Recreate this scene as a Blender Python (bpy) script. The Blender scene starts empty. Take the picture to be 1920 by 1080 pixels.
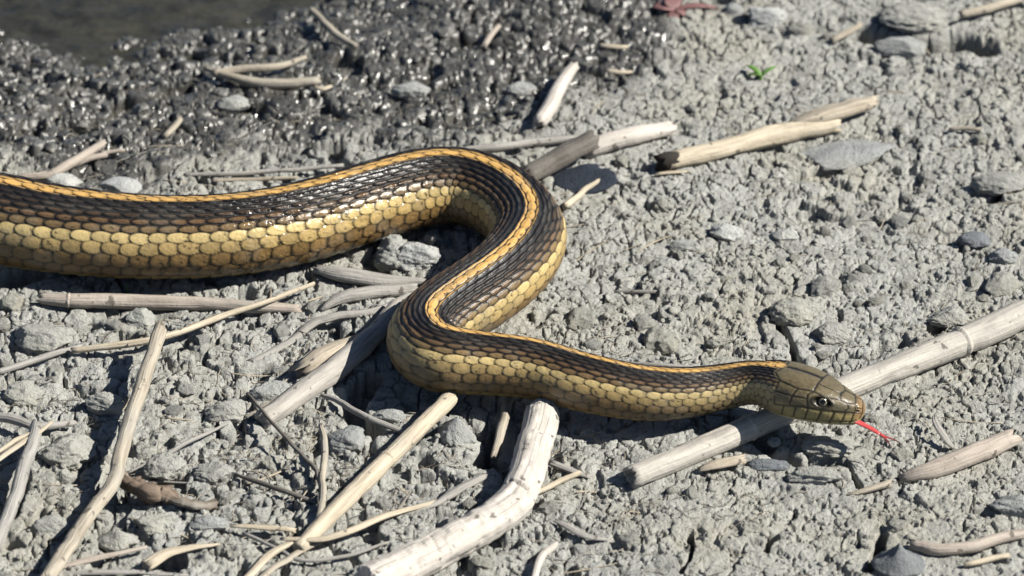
import bpy, math
import numpy as np
from mathutils import Vector

# ------------------------------------------------------------------ camera, sky, sun, exposure
CM = 0.01                                   # everything below is laid out in centimetres
DEP = math.radians(33.0)                    # how far the camera looks down
DIST = 160.0                                # camera to the middle of the mud, cm
FW = 38.0                                   # width of the view at that distance, cm
SUN_EL, SUN_AZ = math.radians(43), math.radians(100)
scene = bpy.context.scene
col = scene.collection

CAM = np.array([0.0, -DIST*math.cos(DEP), DIST*math.sin(DEP)])
FWD = np.array([0.0, math.cos(DEP), -math.sin(DEP)])
UPV = np.array([0.0, math.sin(DEP), math.cos(DEP)])
cd = bpy.data.cameras.new('camera')
cam = bpy.data.objects.new('camera', cd)
col.objects.link(cam)
cam.location = Vector(CAM*CM)
cam.rotation_euler = (math.pi/2-DEP, 0, 0)
cd.sensor_width = 36
cd.lens = 18/(FW/2/DIST)
cd.clip_start, cd.clip_end = 0.05, 400
cd.dof.use_dof = True
cd.dof.focus_distance = 1.545
cd.dof.aperture_fstop = 15
cd.dof.aperture_blades = 0
scene.camera = cam

world = bpy.data.worlds.new('World')
scene.world = world
world.use_nodes = True
wn = world.node_tree
sky = wn.nodes.new('ShaderNodeTexSky')
sky.sky_type = 'NISHITA'
sky.sun_disc = False
sky.sun_elevation = SUN_EL
sky.sun_rotation = SUN_AZ
sky.altitude = 1500
sky.air_density = 0.75
sky.dust_density = 0.3
wn.links.new(sky.outputs[0], wn.nodes['Background'].inputs[0])
wn.nodes['Background'].inputs[1].default_value = 0.05

sl = bpy.data.lights.new('sun', 'SUN')
sl.energy = 5.0
sl.angle = math.radians(0.5)
sl.color = (1.0, 0.955, 0.87)
sun = bpy.data.objects.new('sun', sl)
col.objects.link(sun)
sv = Vector((math.cos(SUN_EL)*math.sin(SUN_AZ), math.cos(SUN_EL)*math.cos(SUN_AZ), math.sin(SUN_EL)))
sun.location = sv*3
sun.rotation_euler = sv.to_track_quat('Z', 'Y').to_euler()

scene.view_settings.view_transform = 'Standard'
scene.view_settings.look = 'None'
scene.view_settings.exposure = 1.12
scene.view_settings.gamma = 1.0

rng = np.random.default_rng(11)
FPX = 1920*DIST/FW

def at(px, py, z=0.0):
    """ground-plan point (cm) at height z for a point of the survey picture"""
    d = FWD*FPX + np.array([px-960.0, 0, 0]) - UPV*(py-540.0)
    return CAM + d*((z-CAM[2])/d[2])

def cm_of(rpx, p):
    return rpx*float(np.dot(np.asarray(p)-CAM, FWD))/FPX

# ------------------------------------------------------------------ noise
def hsh(ix, iy, seed):
    a = ix.astype(np.int64).astype(np.uint32)*np.uint32(374761393)
    b = iy.astype(np.int64).astype(np.uint32)*np.uint32(668265263)
    h = a + b + np.uint32((seed*2654435761) & 0xffffffff)
    h = (h ^ (h >> np.uint32(13)))*np.uint32(1274126177)
    h = (h ^ (h >> np.uint32(15)))*np.uint32(2246822519)
    h = h ^ (h >> np.uint32(16))
    return h.astype(np.float64)/4294967296.0

def vnoise(x, y, seed=0):
    ix, iy = np.floor(x), np.floor(y)
    fx, fy = x-ix, y-iy
    u = fx*fx*fx*(fx*(fx*6-15)+10); v = fy*fy*fy*(fy*(fy*6-15)+10)
    a = hsh(ix, iy, seed); b = hsh(ix+1, iy, seed); c = hsh(ix, iy+1, seed); d = hsh(ix+1, iy+1, seed)
    return (a*(1-u)+b*u)*(1-v)+(c*(1-u)+d*u)*v

def fbm(x, y, seed=0, octv=4, gain=0.5):
    s = 0; a = 1.0; t = 0
    for o in range(octv):
        s = s + a*vnoise(x*2**o+17.3*o, y*2**o-9.1*o, seed+o); t += a; a *= gain
    return s/t*2-1

def worley(x, y, seed=0, tilt=0.0):
    """F1, F2, id of nearest cell, tilted plane offset inside the cell"""
    ix, iy = np.floor(x), np.floor(y)
    f1 = np.full(x.shape, 9.0); f2 = np.full(x.shape, 9.0); idn = np.zeros(x.shape); tl = np.zeros(x.shape)
    for dx in (-1, 0, 1):
        for dy in (-1, 0, 1):
            cx, cy = ix+dx, iy+dy
            px = cx+0.1+0.8*hsh(cx, cy, seed); py = cy+0.1+0.8*hsh(cx, cy, seed+1)
            d = np.sqrt((x-px)**2+(y-py)**2)
            r = hsh(cx, cy, seed+2)
            ang = r*40.0
            t = (x-px)*np.cos(ang)+(y-py)*np.sin(ang)
            n = d < f1
            f2 = np.where(n, f1, np.minimum(f2, d))
            idn = np.where(n, r, idn); tl = np.where(n, t, tl)
            f1 = np.where(n, d, f1)
    return f1, f2, idn, tl

def sst(a, b, x):
    t = np.clip((x-a)/(b-a), 0, 1)
    return t*t*(3-2*t)

def lin(r, g, b):
    c = np.array([r, g, b])/255.0
    return tuple(np.where(c <= .04045, c/12.92, ((c+.055)/1.055)**2.4))

# ------------------------------------------------------------------ object helpers
def tag(o, label=None, cat=None, group=None, kind=None):
    if label: o['label'] = label
    if cat: o['category'] = cat
    if group: o['group'] = group
    if kind: o['kind'] = kind
    return o

def raw_mesh(name, V, faces, mat=None, smooth=True, uv=None, colr=None, attrs=None):
    """V in cm already relative to the object's origin; faces = list of index arrays (n,k)"""
    me = bpy.data.meshes.new(name)
    V = np.asarray(V, dtype=np.float64)*CM
    faces = [np.asarray(f, dtype=np.int32) for f in faces if len(f)]
    me.vertices.add(len(V))
    me.vertices.foreach_set('co', V.astype(np.float32).ravel())
    loops = np.concatenate([f.ravel() for f in faces])
    sizes = np.concatenate([np.full(len(f), f.shape[1], dtype=np.int32) for f in faces])
    starts = np.concatenate([[0], np.cumsum(sizes)[:-1]]).astype(np.int32)
    me.loops.add(len(loops)); me.loops.foreach_set('vertex_index', loops)
    me.polygons.add(len(sizes)); me.polygons.foreach_set('loop_start', starts)
    me.polygons.foreach_set('use_smooth', np.full(len(sizes), smooth, dtype=bool))
    if uv is not None:
        l = me.uv_layers.new(name='UVMap')
        l.data.foreach_set('uv', np.asarray(uv, dtype=np.float32)[loops].ravel())
    if colr is not None:
        a = me.color_attributes.new('Col', 'FLOAT_COLOR', 'POINT')
        c4 = np.ones((len(V), 4), dtype=np.float32); c4[:, :3] = colr
        a.data.foreach_set('color', c4.ravel())
    for k, v in (attrs or {}).items():
        a = me.attributes.new(k, 'FLOAT', 'POINT')
        a.data.foreach_set('value', np.asarray(v, dtype=np.float32))
    me.update(); me.validate()
    if mat: me.materials.append(mat)
    return me

def thing(name, V, faces, mat, parent=None, origin=None, **kw):
    V = np.asarray(V, dtype=np.float64)
    if origin is None:
        origin = np.array([V[:, 0].mean(), V[:, 1].mean(), V[:, 2].min()])
    me = raw_mesh(name, V-origin, faces, mat, **kw)
    o = bpy.data.objects.new(name, me); col.objects.link(o)
    o.location = Vector(origin*CM)
    if parent is not None:
        o.parent = parent
        o.location = Vector(origin*CM) - world_loc(parent)
    return o

def world_loc(o):
    l = o.location.copy()
    while o.parent:
        o = o.parent; l = l + o.location
    return l

def grid_faces(nr, nc, wrap=False):
    r = np.arange(nr-1)[:, None]
    c = np.arange(nc if wrap else nc-1)[None, :]
    c2 = (c+1) % nc
    return np.stack([r*nc+c, r*nc+c2, (r+1)*nc+c2, (r+1)*nc+c], axis=-1).reshape(-1, 4)

def catmull(P, n):
    P = np.asarray(P, dtype=np.float64)
    if len(P) == 2:
        t = np.linspace(0, 1, n)[:, None]
        return P[0]*(1-t)+P[1]*t
    Q = np.vstack([2*P[0]-P[1], P, 2*P[-1]-P[-2]])
    seg = np.linalg.norm(np.diff(P[:, :2], axis=0), axis=1)
    cum = np.concatenate([[0], np.cumsum(seg)])
    s = np.linspace(0, cum[-1], n)
    k = np.clip(np.searchsorted(cum, s, side='right')-1, 0, len(P)-2)
    t = ((s-cum[k])/np.maximum(seg[k], 1e-9))[:, None]
    a, b, c, d = Q[k], Q[k+1], Q[k+2], Q[k+3]
    return 0.5*((2*b)+(-a+c)*t+(2*a-5*b+4*c-d)*t*t+(-a+3*b-3*c+d)*t**3)

# ------------------------------------------------------------------ materials
class NT:
    def __init__(self, name):
        self.m = bpy.data.materials.new(name); self.m.use_nodes = True
        self.t = self.m.node_tree
        self.b = self.t.nodes['Principled BSDF']
    def n(self, typ, **kw):
        nd = self.t.nodes.new('ShaderNode'+typ)
        for k, v in kw.items():
            if k.startswith('i_'):
                nd.inputs[k[2:].replace('_', ' ')].default_value = v
            else: setattr(nd, k, v)
        return nd
    def l(self, a, b): self.t.links.new(a, b)
    def noise(self, vec, scale, detail=4, rough=0.55, dist=0.0):
        n = self.n('TexNoise'); n.inputs['Scale'].default_value = scale; n.inputs['Detail'].default_value = detail
        n.inputs['Roughness'].default_value = rough; n.inputs['Distortion'].default_value = dist
        self.l(vec, n.inputs['Vector']); return n.outputs['Fac']
    def ramp(self, fac, stops):
        r = self.n('ValToRGB'); e = r.color_ramp.elements
        while len(e) > 1: e.remove(e[-1])
        for i, (p, c) in enumerate(stops):
            k = e[0] if i == 0 else e.new(p)
            k.position = p; k.color = (*c, 1) if len(c) == 3 else c
        self.l(fac, r.inputs[0]); return r.outputs[0]
    def mix(self, fac, a, b, mode='MIX'):
        m = self.n('Mix', data_type='RGBA', blend_type=mode)
        for s, v in ((0, fac), (6, a), (7, b)):
            if hasattr(v, 'links') or hasattr(v, 'is_linked'): self.l(v, m.inputs[s])
            else: m.inputs[s].default_value = v if s == 0 else (*v, 1)
        return m.outputs[2]
    def math(self, op, a, b=0.0, c=None):
        m = self.n('Math', operation=op)
        for s, v in ((0, a), (1, b), (2, c)):
            if v is None: continue
            if hasattr(v, 'is_linked'): self.l(v, m.inputs[s])
            else: m.inputs[s].default_value = v
        return m.outputs[0]
    def bump(self, h, dist, strength=1.0, prev=None):
        b = self.n('Bump'); b.inputs['Distance'].default_value = dist; b.inputs['Strength'].default_value = strength
        self.l(h, b.inputs['Height'])
        if prev is not None: self.l(prev, b.inputs['Normal'])
        return b.outputs[0]

AL = .70
def mud_material(name, dry, wetc, use_attr=False, wet=0.0, rand=True):
    dry = tuple(AL*v for v in dry); wetc = tuple(AL*v for v in wetc)
    k = NT(name)
    tc = k.n('TexCoord').outputs['Object']
    g = k.noise(tc, 90, 6, .6)
    base = k.ramp(g, [(.28, tuple(.70*c for c in dry)), (.5, dry), (.74, tuple(min(1, 1.18*c) for c in dry))])
    tint = k.noise(tc, 17, 3)
    base = k.mix(k.ramp(tint, [(.46, (0, 0, 0)), (.66, (.55, .55, .55))]), base, (dry[0]*.99, dry[1]*.93, dry[2]*.82))
    sp = k.noise(tc, 620, 2)
    base = k.mix(k.ramp(sp, [(.68, (0, 0, 0)), (.74, (.7, .7, .7))]), base, tuple(min(1, 1.35*c) for c in dry))
    sp2 = k.noise(tc, 480, 2)
    base = k.mix(k.ramp(sp2, [(.29, (.8, .8, .8)), (.35, (0, 0, 0))]), base, tuple(.42*c for c in dry))
    if rand:
        oi = k.n('ObjectInfo').outputs['Random']
        base = k.mix(1.0, base, k.ramp(oi, [(0, (.90, .905, .92)), (.5, (1, 1, 1)), (1, (1.06, 1.05, 1.0))]), 'MULTIPLY')
    if use_attr:
        wf = k.n('Attribute', attribute_name='wet').outputs['Fac']
    else:
        wf = k.n('Value').outputs[0]; wf.default_value = wet
    wcol = k.ramp(g, [(.3, tuple(.45*c for c in wetc)), (.55, wetc), (.75, tuple(2.0*c for c in wetc))])
    wcol = k.mix(k.ramp(sp, [(.62, (0, 0, 0)), (.70, (.7, .7, .7))]), wcol, tuple(.75*c for c in dry))
    k.l(k.mix(wf, base, wcol), k.b.inputs['Base Color'])
    rg = k.ramp(k.noise(tc, 60, 3), [(.34, (.06,)*3), (.56, (.46,)*3)])
    rr = k.mix(wf, (.93, .93, .93), rg)
    k.l(rr, k.b.inputs['Roughness'])
    spv = k.math('MULTIPLY_ADD', wf, .6, .12)
    k.l(spv, k.b.inputs['Specular IOR Level'])
    bs = k.math('MULTIPLY_ADD', wf, -.82, 1.0)
    n1 = k.bump(k.noise(tc, 420, 5, .68), .0016, 1.0)
    k.l(bs, n1.node.inputs['Strength'])
    n2 = k.bump(k.noise(tc, 1500, 3, .6), .0005, .9, n1)
    k.l(bs, n2.node.inputs['Strength'])
    k.l(n2, k.b.inputs['Normal'])
    return k.m

DRY = (.395, .398, .372)
M = {}
M['ground'] = mud_material('dry_and_wet_mud', DRY, (.075, .073, .065), use_attr=True, rand=False)
M['clod'] = mud_material('dry_mud_clod', (.385, .385, .355), (.07, .068, .06))
M['clod_wet'] = mud_material('wet_mud_clod', DRY, (.08, .078, .069), wet=.9)
M['stone'] = mud_material('grey_stone', (.365, .375, .365), (.07, .07, .07))
M['stone_pale'] = mud_material('pale_stone', (.47, .48, .47), (.07, .07, .07))
M['slate'] = mud_material('blue_grey_slate', (.20, .215, .23), (.07, .07, .07))
M['shadow_blue'] = mud_material('dark_blue_shadow', (.030, .038, .055), (.02, .024, .034), wet=0.0)  # dark blue that imitates shadow, for the flat shape by the upper bend

def wood_material(name, light, dark, speck=0.0, grain=1.0, mud=.35, rough=.75, split=.5):
    light = tuple(AL*v for v in light); dark = tuple(AL*v for v in dark)
    k = NT(name)
    uv = k.n('UVMap').outputs[0]
    tc = k.n('TexCoord').outputs['Object']
    mp = k.n('Mapping'); mp.inputs['Scale'].default_value = (.55, 9.0*grain, 1); k.l(uv, mp.inputs[0])
    g = k.noise(mp.outputs[0], 1.0, 6, .62, .4)
    mp2 = k.n('Mapping'); mp2.inputs['Scale'].default_value = (.22, 22*grain, 1); k.l(uv, mp2.inputs[0])
    g2 = k.noise(mp2.outputs[0], 1.0, 3, .5, .2)
    mid = tuple((a*.6+b*.4) for a, b in zip(light, dark))
    c = k.ramp(g, [(.28, dark), (.45, mid), (.62, light), (.8, tuple(min(1, 1.12*v) for v in light))])
    c = k.mix(k.ramp(g2, [(.30, (split,)*3), (.40, (0, 0, 0))]), c, tuple(.33*v for v in dark))
    blot = k.noise(tc, 55, 4, .6)
    c = k.mix(k.ramp(blot, [(.50, (0, 0, 0)), (.72, (mud,)*3)]), c, (.22, .217, .195))
    if speck:
        s = k.noise(tc, 260, 2, .5)
        c = k.mix(k.ramp(s, [(.70-.03*speck, (0, 0, 0)), (.75-.03*speck, (.85,)*3)]), c, (.07, .06, .05))
    k.l(c, k.b.inputs['Base Color'])
    k.b.inputs['Roughness'].default_value = rough
    k.b.inputs['Specular IOR Level'].default_value = .25
    n1 = k.bump(g2, .0006, .9); n2 = k.bump(k.noise(tc, 500, 4, .6), .0004, .7, n1)
    k.l(n2, k.b.inputs['Normal'])
    return k.m

M['cane'] = wood_material('weathered_cane', (.47, .44, .39), (.29, .27, .24), 1.0, .7, .25, .6)
M['bone'] = wood_material('bleached_branch', (.56, .52, .47), (.38, .345, .305), 1.6, .7, .4, .8, .4)
M['greywhite'] = wood_material('grey_white_branch', (.46, .43, .39), (.26, .24, .215), 1.6, .8, .5, .8, .45)
M['straw'] = wood_material('cream_reed', (.56, .49, .375), (.31, .26, .19), 1.0, .9, .38, .7)
M['tan'] = wood_material('tan_stem', (.43, .385, .31), (.21, .18, .14), 1.2, 1.0, .55)
M['pink'] = wood_material('pinkish_stem', (.44, .385, .33), (.25, .21, .175), 1.2, 1.0, .5)
M['grey'] = wood_material('grey_driftwood', (.37, .355, .33), (.18, .17, .155), 1.2, 1.1, .55)
M['dark'] = wood_material('dark_twig', (.17, .155, .135), (.07, .062, .055), .6, 1.0, .35)
M['brown'] = wood_material('brown_root', (.21, .16, .12), (.075, .055, .04), 2.0, .8, .8)
M['bark'] = wood_material('torn_bark', (.50, .44, .35), (.20, .165, .12), 1.0, 1.4, .2)

def plain(name, c, rough=.5, spec=.4, sub=0.0):
    c = tuple(AL*v for v in c)
    k = NT(name)
    tc = k.n('TexCoord').outputs['Object']
    cc = k.ramp(k.noise(tc, 300, 3), [(.3, tuple(.7*v for v in c)), (.7, tuple(min(1, 1.2*v) for v in c))])
    k.l(cc, k.b.inputs['Base Color'])
    k.b.inputs['Roughness'].default_value = rough; k.b.inputs['Specular IOR Level'].default_value = spec
    if sub:
        k.b.inputs['Subsurface Weight'].default_value = sub; k.b.inputs['Subsurface Radius'].default_value = (.002, .001, .0005)
    return k.m

# snake skin: colour comes from the pigment attribute of the scales
k = NT('snake_scales')
tc = k.n('TexCoord').outputs['Object']
vc = k.n('Attribute', attribute_name='Col').outputs['Color']
fine = k.noise(tc, 700, 4, .6)
c = k.mix(1.0, vc, k.ramp(fine, [(.25, (.72, .70, .68)), (.5, (1, 1, 1)), (.8, (1.12, 1.1, 1.06))]), 'MULTIPLY')
k.l(c, k.b.inputs['Base Color'])
gl = k.n('Attribute', attribute_name='gloss').outputs['Fac']
rf = k.math('MULTIPLY_ADD', gl, -.42, .58)
k.l(rf, k.b.inputs['Roughness'])
k.b.inputs['Specular IOR Level'].default_value = .42
n0 = k.bump(fine, .00025, .8)
nb = k.bump(k.noise(tc, 420, 2, .5), .0012, .5, n0)
k.l(k.math('MULTIPLY_ADD', gl, .9, -.22), nb.node.inputs['Strength'])
k.l(nb, k.b.inputs['Normal'])
M['skin'] = k.m

k = NT('tongue_skin')
vc = k.n('Attribute', attribute_name='Col').outputs['Color']
k.l(vc, k.b.inputs['Base Color']); k.b.inputs['Roughness'].default_value = .35
M['tongue'] = k.m
M['eye'] = plain('eye_dark', (.035, .03, .022), .12, .6)
M['iris'] = plain('iris_grey', (.15, .135, .105), .2, .5)
M['pupil'] = plain('pupil_black', (.004, .004, .004), .22, .4)
M['leaf_pink'] = plain('pink_leaf', (.20, .105, .10), .55, .3, .1)
M['leaf_green'] = plain('green_leaf', (.10, .22, .035), .45, .4, .1)
M['petal'] = plain('pink_petal', (.55, .06, .12), .5)

k = NT('murky_water')
tc = k.n('TexCoord').outputs['Object']
k.l(k.mix(.5, k.ramp(k.noise(tc, 9, 3), [(.3, (.012, .012, .010)), (.7, (.036, .035, .027))]), k.ramp(k.noise(tc, 75, 5, .7), [(.38, (.008, .008, .007)), (.62, (.05, .048, .036))])), k.b.inputs['Base Color'])
k.b.inputs['Roughness'].default_value = .12; k.b.inputs['IOR'].default_value = 1.33
k.l(k.bump(k.noise(tc, 45, 4), .003, .7), k.b.inputs['Normal'])
M['water'] = k.m

# ------------------------------------------------------------------ ground height: broad form
def bound(pts):
    w = np.array([at(x, y)[:2] for x, y in pts]); w = w[np.argsort(w[:, 0])]
    return w
WETB = bound([(-500, 360), (0, 330), (200, 345), (330, 345), (470, 275), (700, 275), (830, 235), (1000, 200), (1180, 175), (1235, 100), (1290, -20), (1340, -300)])
SHORE = bound([(-900, 130), (0, 66), (270, 38), (480, -5), (800, -110), (1400, -420)])

def wetness(x, y):
    yb = np.interp(x, WETB[:, 0], WETB[:, 1])
    yb = np.where(x > WETB[-1, 0], WETB[-1, 1]+(x-WETB[-1, 0])*3, yb)
    n = fbm(x/3.2, y/4.5, 71, 4)*3.4 + fbm(x/.8, y/.8, 75, 3)*2.0
    return sst(-2.2, 2.0, y-yb+n+.3)

def shore_d(x, y):
    return y-np.interp(x, SHORE[:, 0], SHORE[:, 1])+fbm(x/3, y/3, 80, 3)*.8

def base_h(x, y):
    x = np.asarray(x, dtype=np.float64); y = np.asarray(y, dtype=np.float64)
    h = .45*fbm(x/8, y/8, 5, 3)
    h = h - sst(-9, 9, shore_d(x, y))*2.4
    return h
WATER_Z = float(np.mean([base_h(*at(x, y)[:2])-.05 for x, y in ((0, 66), (150, 52), (270, 38))]))

carve = []       # (x, y, centre z, radius, keep) : mud is pressed down under things that lie on it

# ------------------------------------------------------------------ snake
SN = [(-330, 372, 90, 0), (-160, 392, 88, 0), (0, 414, 85, 0), (100, 431, 82, 0), (200, 442, 80, 0), (300, 447, 78, 0), (400, 445, 77, 0),
      (500, 433, 76, 0), (600, 410, 75, 0), (700, 378, 73, 0), (790, 354, 72, 0), (865, 351, 71, 0), (928, 372, 71, 0),
      (972, 406, 71, 0), (990, 443, 71, 0), (975, 483, 71, .05), (938, 522, 70, .1), (890, 556, 70, .1), (842, 586, 69, .15),
      (804, 615, 68, .2), (793, 642, 67, .2), (812, 667, 66, .25), (850, 678, 63, .3), (900, 683, 60, .35), (1000, 694, 57, .45), (1100, 720, 55, .5),
      (1200, 738, 52, .45), (1280, 738, 48, .5), (1350, 728, 43, .65), (1400, 719, 41, .85), (1440, 721, 41, 1.0), (1500, 734, 46, 1.05), (1560, 752, 46, 1.0),
      (1608, 767, 30, 1.0), (1622, 771, 26, 1.0)]
ctl = []
for px, py, r, lift in SN:
    R = r*.0195
    for _ in range(3):
        p = at(px, py, R*.94+lift); R = cm_of(r, p)
    ctl.append([*p, R, px])
ctl = np.array(ctl)
dense = catmull(ctl, 1600)
for _ in range(60):
    dense[1:-1] = .5*dense[1:-1]+.25*(dense[:-2]+dense[2:])
ds = np.linalg.norm(np.diff(dense[:, :3], axis=0), axis=1)
S = np.concatenate([[0], np.cumsum(ds)])
s_head = float(np.interp(1432, dense[:, 4], S)) if np.all(np.diff(dense[-400:, 4]) > 0) else S[-1]-4.0
i0 = np.argmin(np.abs(dense[1200:, 4]-1432))+1200
s_head = S[i0]; HL = S[-1]-s_head

def ctr(s):
    return np.stack([np.interp(s, S, dense[:, i]) for i in range(4)], axis=-1)

ds_body, ds_head = .042, .020
RP = [(0, 0, 700), (300, 0, 700), (430, 0, 700), (620, 0, 700), (800, 0, 800), (880, 1000, 1600), (960, 1000, 1600), (1120, 1000, 1600), (1250, 1000, 1600), (1340, 1000, 1600), (1430, 1000, 1600), (1520, 1000, 1600), (1615, 1000, 1600)]
RD = [5, 10, 11, 5, 2, 10, 19, 17, 8, 2, 4, 12, 10]
ss = np.concatenate([np.arange(0, s_head, ds_body), np.linspace(s_head, S[-1], int(HL/ds_head))])
C = ctr(ss)
# tangents from a smoothed copy
e = .12
T = ctr(np.clip(ss+e, 0, S[-1]))[:, :3]-ctr(np.clip(ss-e, 0, S[-1]))[:, :3]
T /= np.linalg.norm(T, axis=1, keepdims=True)
Bv = np.array([0, 0, 1.0])-T*T[:, 2:3]; Bv /= np.linalg.norm(Bv, axis=1, keepdims=True)
Nv = np.cross(Bv, T)                       # the snake's left
rollp = np.interp(ss, [S[np.argmin(np.abs(dense[a_:b_, 4]-x_))+a_] for x_, a_, b_ in RP], [math.radians(d_) for d_ in RD])
rollp = np.convolve(np.pad(rollp, 40, mode='edge'), np.ones(81)/81, mode='valid')
Rr = C[:, 3].copy()
u = np.clip((ss-s_head)/HL, 0, 1)          # 0 neck .. 1 snout
hb = sst(-.12, .12, (ss-s_head)/HL)
HU = [0, .12, .25, .40, .55, .68, .80, .90, 1.0]
W = np.interp(u, HU, [.82, .93, 1.09, 1.13, 1.04, .88, .70, .55, .44])
Up = np.interp(u, HU, [.80, .82, .82, .79, .73, .62, .50, .40, .33])
Lo = np.interp(u, HU, [.78, .80, .84, .84, .80, .74, .66, .58, .48])
kk = np.ones(15)/15.0
def smooth1(a):
    return np.convolve(np.pad(a, 7, mode='edge'), kk, mode='valid')
inh = ss >= s_head-.6
W = np.where(inh, hb*W+(1-hb)*Rr, Rr); Up = np.where(inh, hb*Up+(1-hb)*Rr, Rr*1.0); Lo = np.where(inh, hb*Lo+(1-hb)*Rr*.94, Rr*.94)
W, Up, Lo = smooth1(W), smooth1(Up), smooth1(Lo)
capf = np.sqrt(np.clip(1-np.clip((u-.90)/.10, 0, 1)**2.2, 0, 1))
capf[-1] = 0
W, Up, Lo = W*capf, Up*capf, Lo*capf
# rows round the body: 21 keeled rows and the belly
rw = np.array([1.72, 1.62, 1.28, 1.02, .86, .76, .68, .64, .64, .68, .80])
rw = np.concatenate([rw, rw[-2::-1]])
span = math.radians(268)
edges = np.concatenate([[0], np.cumsum(rw)])/rw.sum()*span
NSUB = 12
rho = np.arange(21*NSUB)/NSUB
thd = np.interp(rho, np.arange(22), edges)
nb_ = 26
thb = span+(2*math.pi-span)*np.arange(nb_)/nb_
rho = np.concatenate([rho, 21+3*np.arange(nb_)/nb_])
th = np.concatenate([thd, thb])-span/2      # 0 = spine, + = left
nR, nC = len(ss), len(th)
Lsc = .0196*np.interp(ss, [S[np.argmin(np.abs(dense[a_:b_, 4]-x_))+a_] for x_, a_, b_ in [(0, 0, 700), (700, 0, 800), (900, 1000, 1600), (1050, 1000, 1600), (1200, 1000, 1600), (1320, 1000, 1600), (1400, 1000, 1600), (1500, 1000, 1600)]],
                      [34.5, 33.5, 30.5, 29, 25, 20, 16.5, 17])
phi = np.concatenate([[0], np.cumsum(np.diff(ss)/(.5*(Lsc[1:]+Lsc[:-1])))])
PH, RH = np.meshgrid(phi, rho, indexing='ij')
RH0 = RH.copy()
PH = PH+.16*fbm(PH*.5, RH*.55, 401, 3)
RH = np.where(RH < 21, np.clip(RH+.13*fbm(PH*.55+9, RH*.6, 405, 3), 0, 20.999), RH)
best = np.full(PH.shape, -1.0); bf = np.full(PH.shape, -1.0); bdv = np.zeros(PH.shape); bds = np.zeros(PH.shape); brow = np.zeros(PH.shape, dtype=int); bid = np.zeros(PH.shape)
ri = np.floor(RH).astype(int)
body_c = RH < 21
for di in (-1, 0, 1):
    i = ri+di
    ok = (i >= 0) & (i < 21) & body_c
    off = .5*(i % 2)
    k0 = np.floor(PH-off+.5)
    lowrow = np.minimum(i, 20-i)
    bw = np.interp(np.clip(lowrow, 0, 10), [0, 3, 5, 7, 9, 10], [.645, .63, .49, .41, .41, .58])
    pw = np.interp(np.clip(lowrow, 0, 10), [0, 4, 7, 10], [2.4, 2.0, 1.6, 1.9])
    for dk in (-1, 0, 1):
        kq = k0+dk
        dsx = PH-off-kq
        dv = RH-(i+.5)
        f = 1-np.abs(dv/bw)**pw-np.abs(dsx/np.interp(lowrow, [0, 4, 7, 9, 10], [.635, .64, .74, .74, .64]))**pw
        h = np.where((f > 0) & ok, .55*np.sqrt(np.maximum(f, 0))+.65*(.5-dsx)*sst(0, .25, f), -1)
        win = h > best
        best = np.where(win, h, best); bf = np.where(win, f, bf); bdv = np.where(win, dv, bdv); bds = np.where(win, dsx, bds)
        brow = np.where(win, np.clip(i, 0, 20), brow)
        bid = np.where(win, hsh(i.astype(float), kq, 5), bid)
gap = best < 0
low = np.minimum(brow, 20-brow)
keel = np.where((~gap) & (low >= 4), np.interp(low, [4, 6, 10], [.15, .6, .3])*np.clip(1-np.abs(bdv)/.20, 0, 1)*sst(0, .2, bf), 0)
amp = .034*np.maximum(Rr, .7)[:, None]
disp = np.where(gap, 0, best*amp+keel*amp)
# belly scutes
bel = ~body_c
bp = (PH % 1.0)
disp = np.where(bel, amp*.9*(1-bp)*sst(0, .12, bp), disp)
# pigment by row, from the belly up
dark = np.array(lin(17, 15, 14))
rowc = np.array([lin(118, 94, 60), lin(134, 108, 68), lin(178, 153, 101), lin(202, 179, 124), lin(118, 97, 65), lin(98, 76, 52), lin(74, 59, 45),
                 lin(54, 45, 37), lin(42, 37, 33), lin(36, 32, 30), lin(204, 165, 100)])
pc = rowc[low]*(.80+.36*bid)[..., None]
stripe = np.clip(1-(np.abs(RH-10.5)-.78)/.22, 0, 1)*body_c      # spine stripe is a little wider than one row
stripe = stripe*(low >= 9)
pc = pc*(1-stripe[..., None])+np.array(lin(198, 158, 92))*(.9+.2*bid)[..., None]*stripe[..., None]
# centre of each scale paler, rim dark
ed = np.interp(low, [0, 1, 2, 3, 4, 6, 9, 10], [.46, .44, .34, .32, .50, .60, .60, .26])
ed = np.where(stripe > .5, .2, ed)
cf = sst(.16, .95, bf/np.maximum(ed*1.6, .01))
cf = np.where(gap, 0, cf)
rear = np.clip(1-.30*sst(.1, .55, bds), .6, 1)
PC = dark*(1-cf[..., None])+pc*cf[..., None]*rear[..., None]
belc = np.array(lin(150, 128, 82))
seam = sst(0, .10, bp)*sst(0, .06, 1-bp)
PC = np.where(bel[..., None], belc*(.35+.65*seam)[..., None], PC)
# neck flanks turn olive grey; shade on the lower bend is painted in too
fade = np.maximum(sst(-5.5, -.4, ss-s_head), .45*sst(4.0, 1.5, np.abs(ss-S[np.argmin(np.abs(dense[900:1400, 4]-800))+900])))[:, None]*np.clip((5.5-low)/3, 0, 1)
olive = np.array(lin(140, 130, 98))
PC = PC*(1-.65*fade[..., None])+(olive*cf[..., None]*.85+.01)*.65*fade[..., None]
# mud-stained flank, uneven
fl = fbm(PH*2.6, RH*2.2, 35, 3)
PC = PC*(1-.75*sst(.52, .64, fl)[..., None])
st = fbm(PH*.35, RH*.5, 31, 4)
PC = PC*(1-.35*np.clip(st, 0, 1)[..., None])
du = sst(.05, .45, fbm(PH*.8+40, RH*.7, 37, 4))*.16
PC = PC*(1-du[..., None])+np.array([.24, .235, .21])*du[..., None]*(.3+.7*cf)[..., None]

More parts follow.
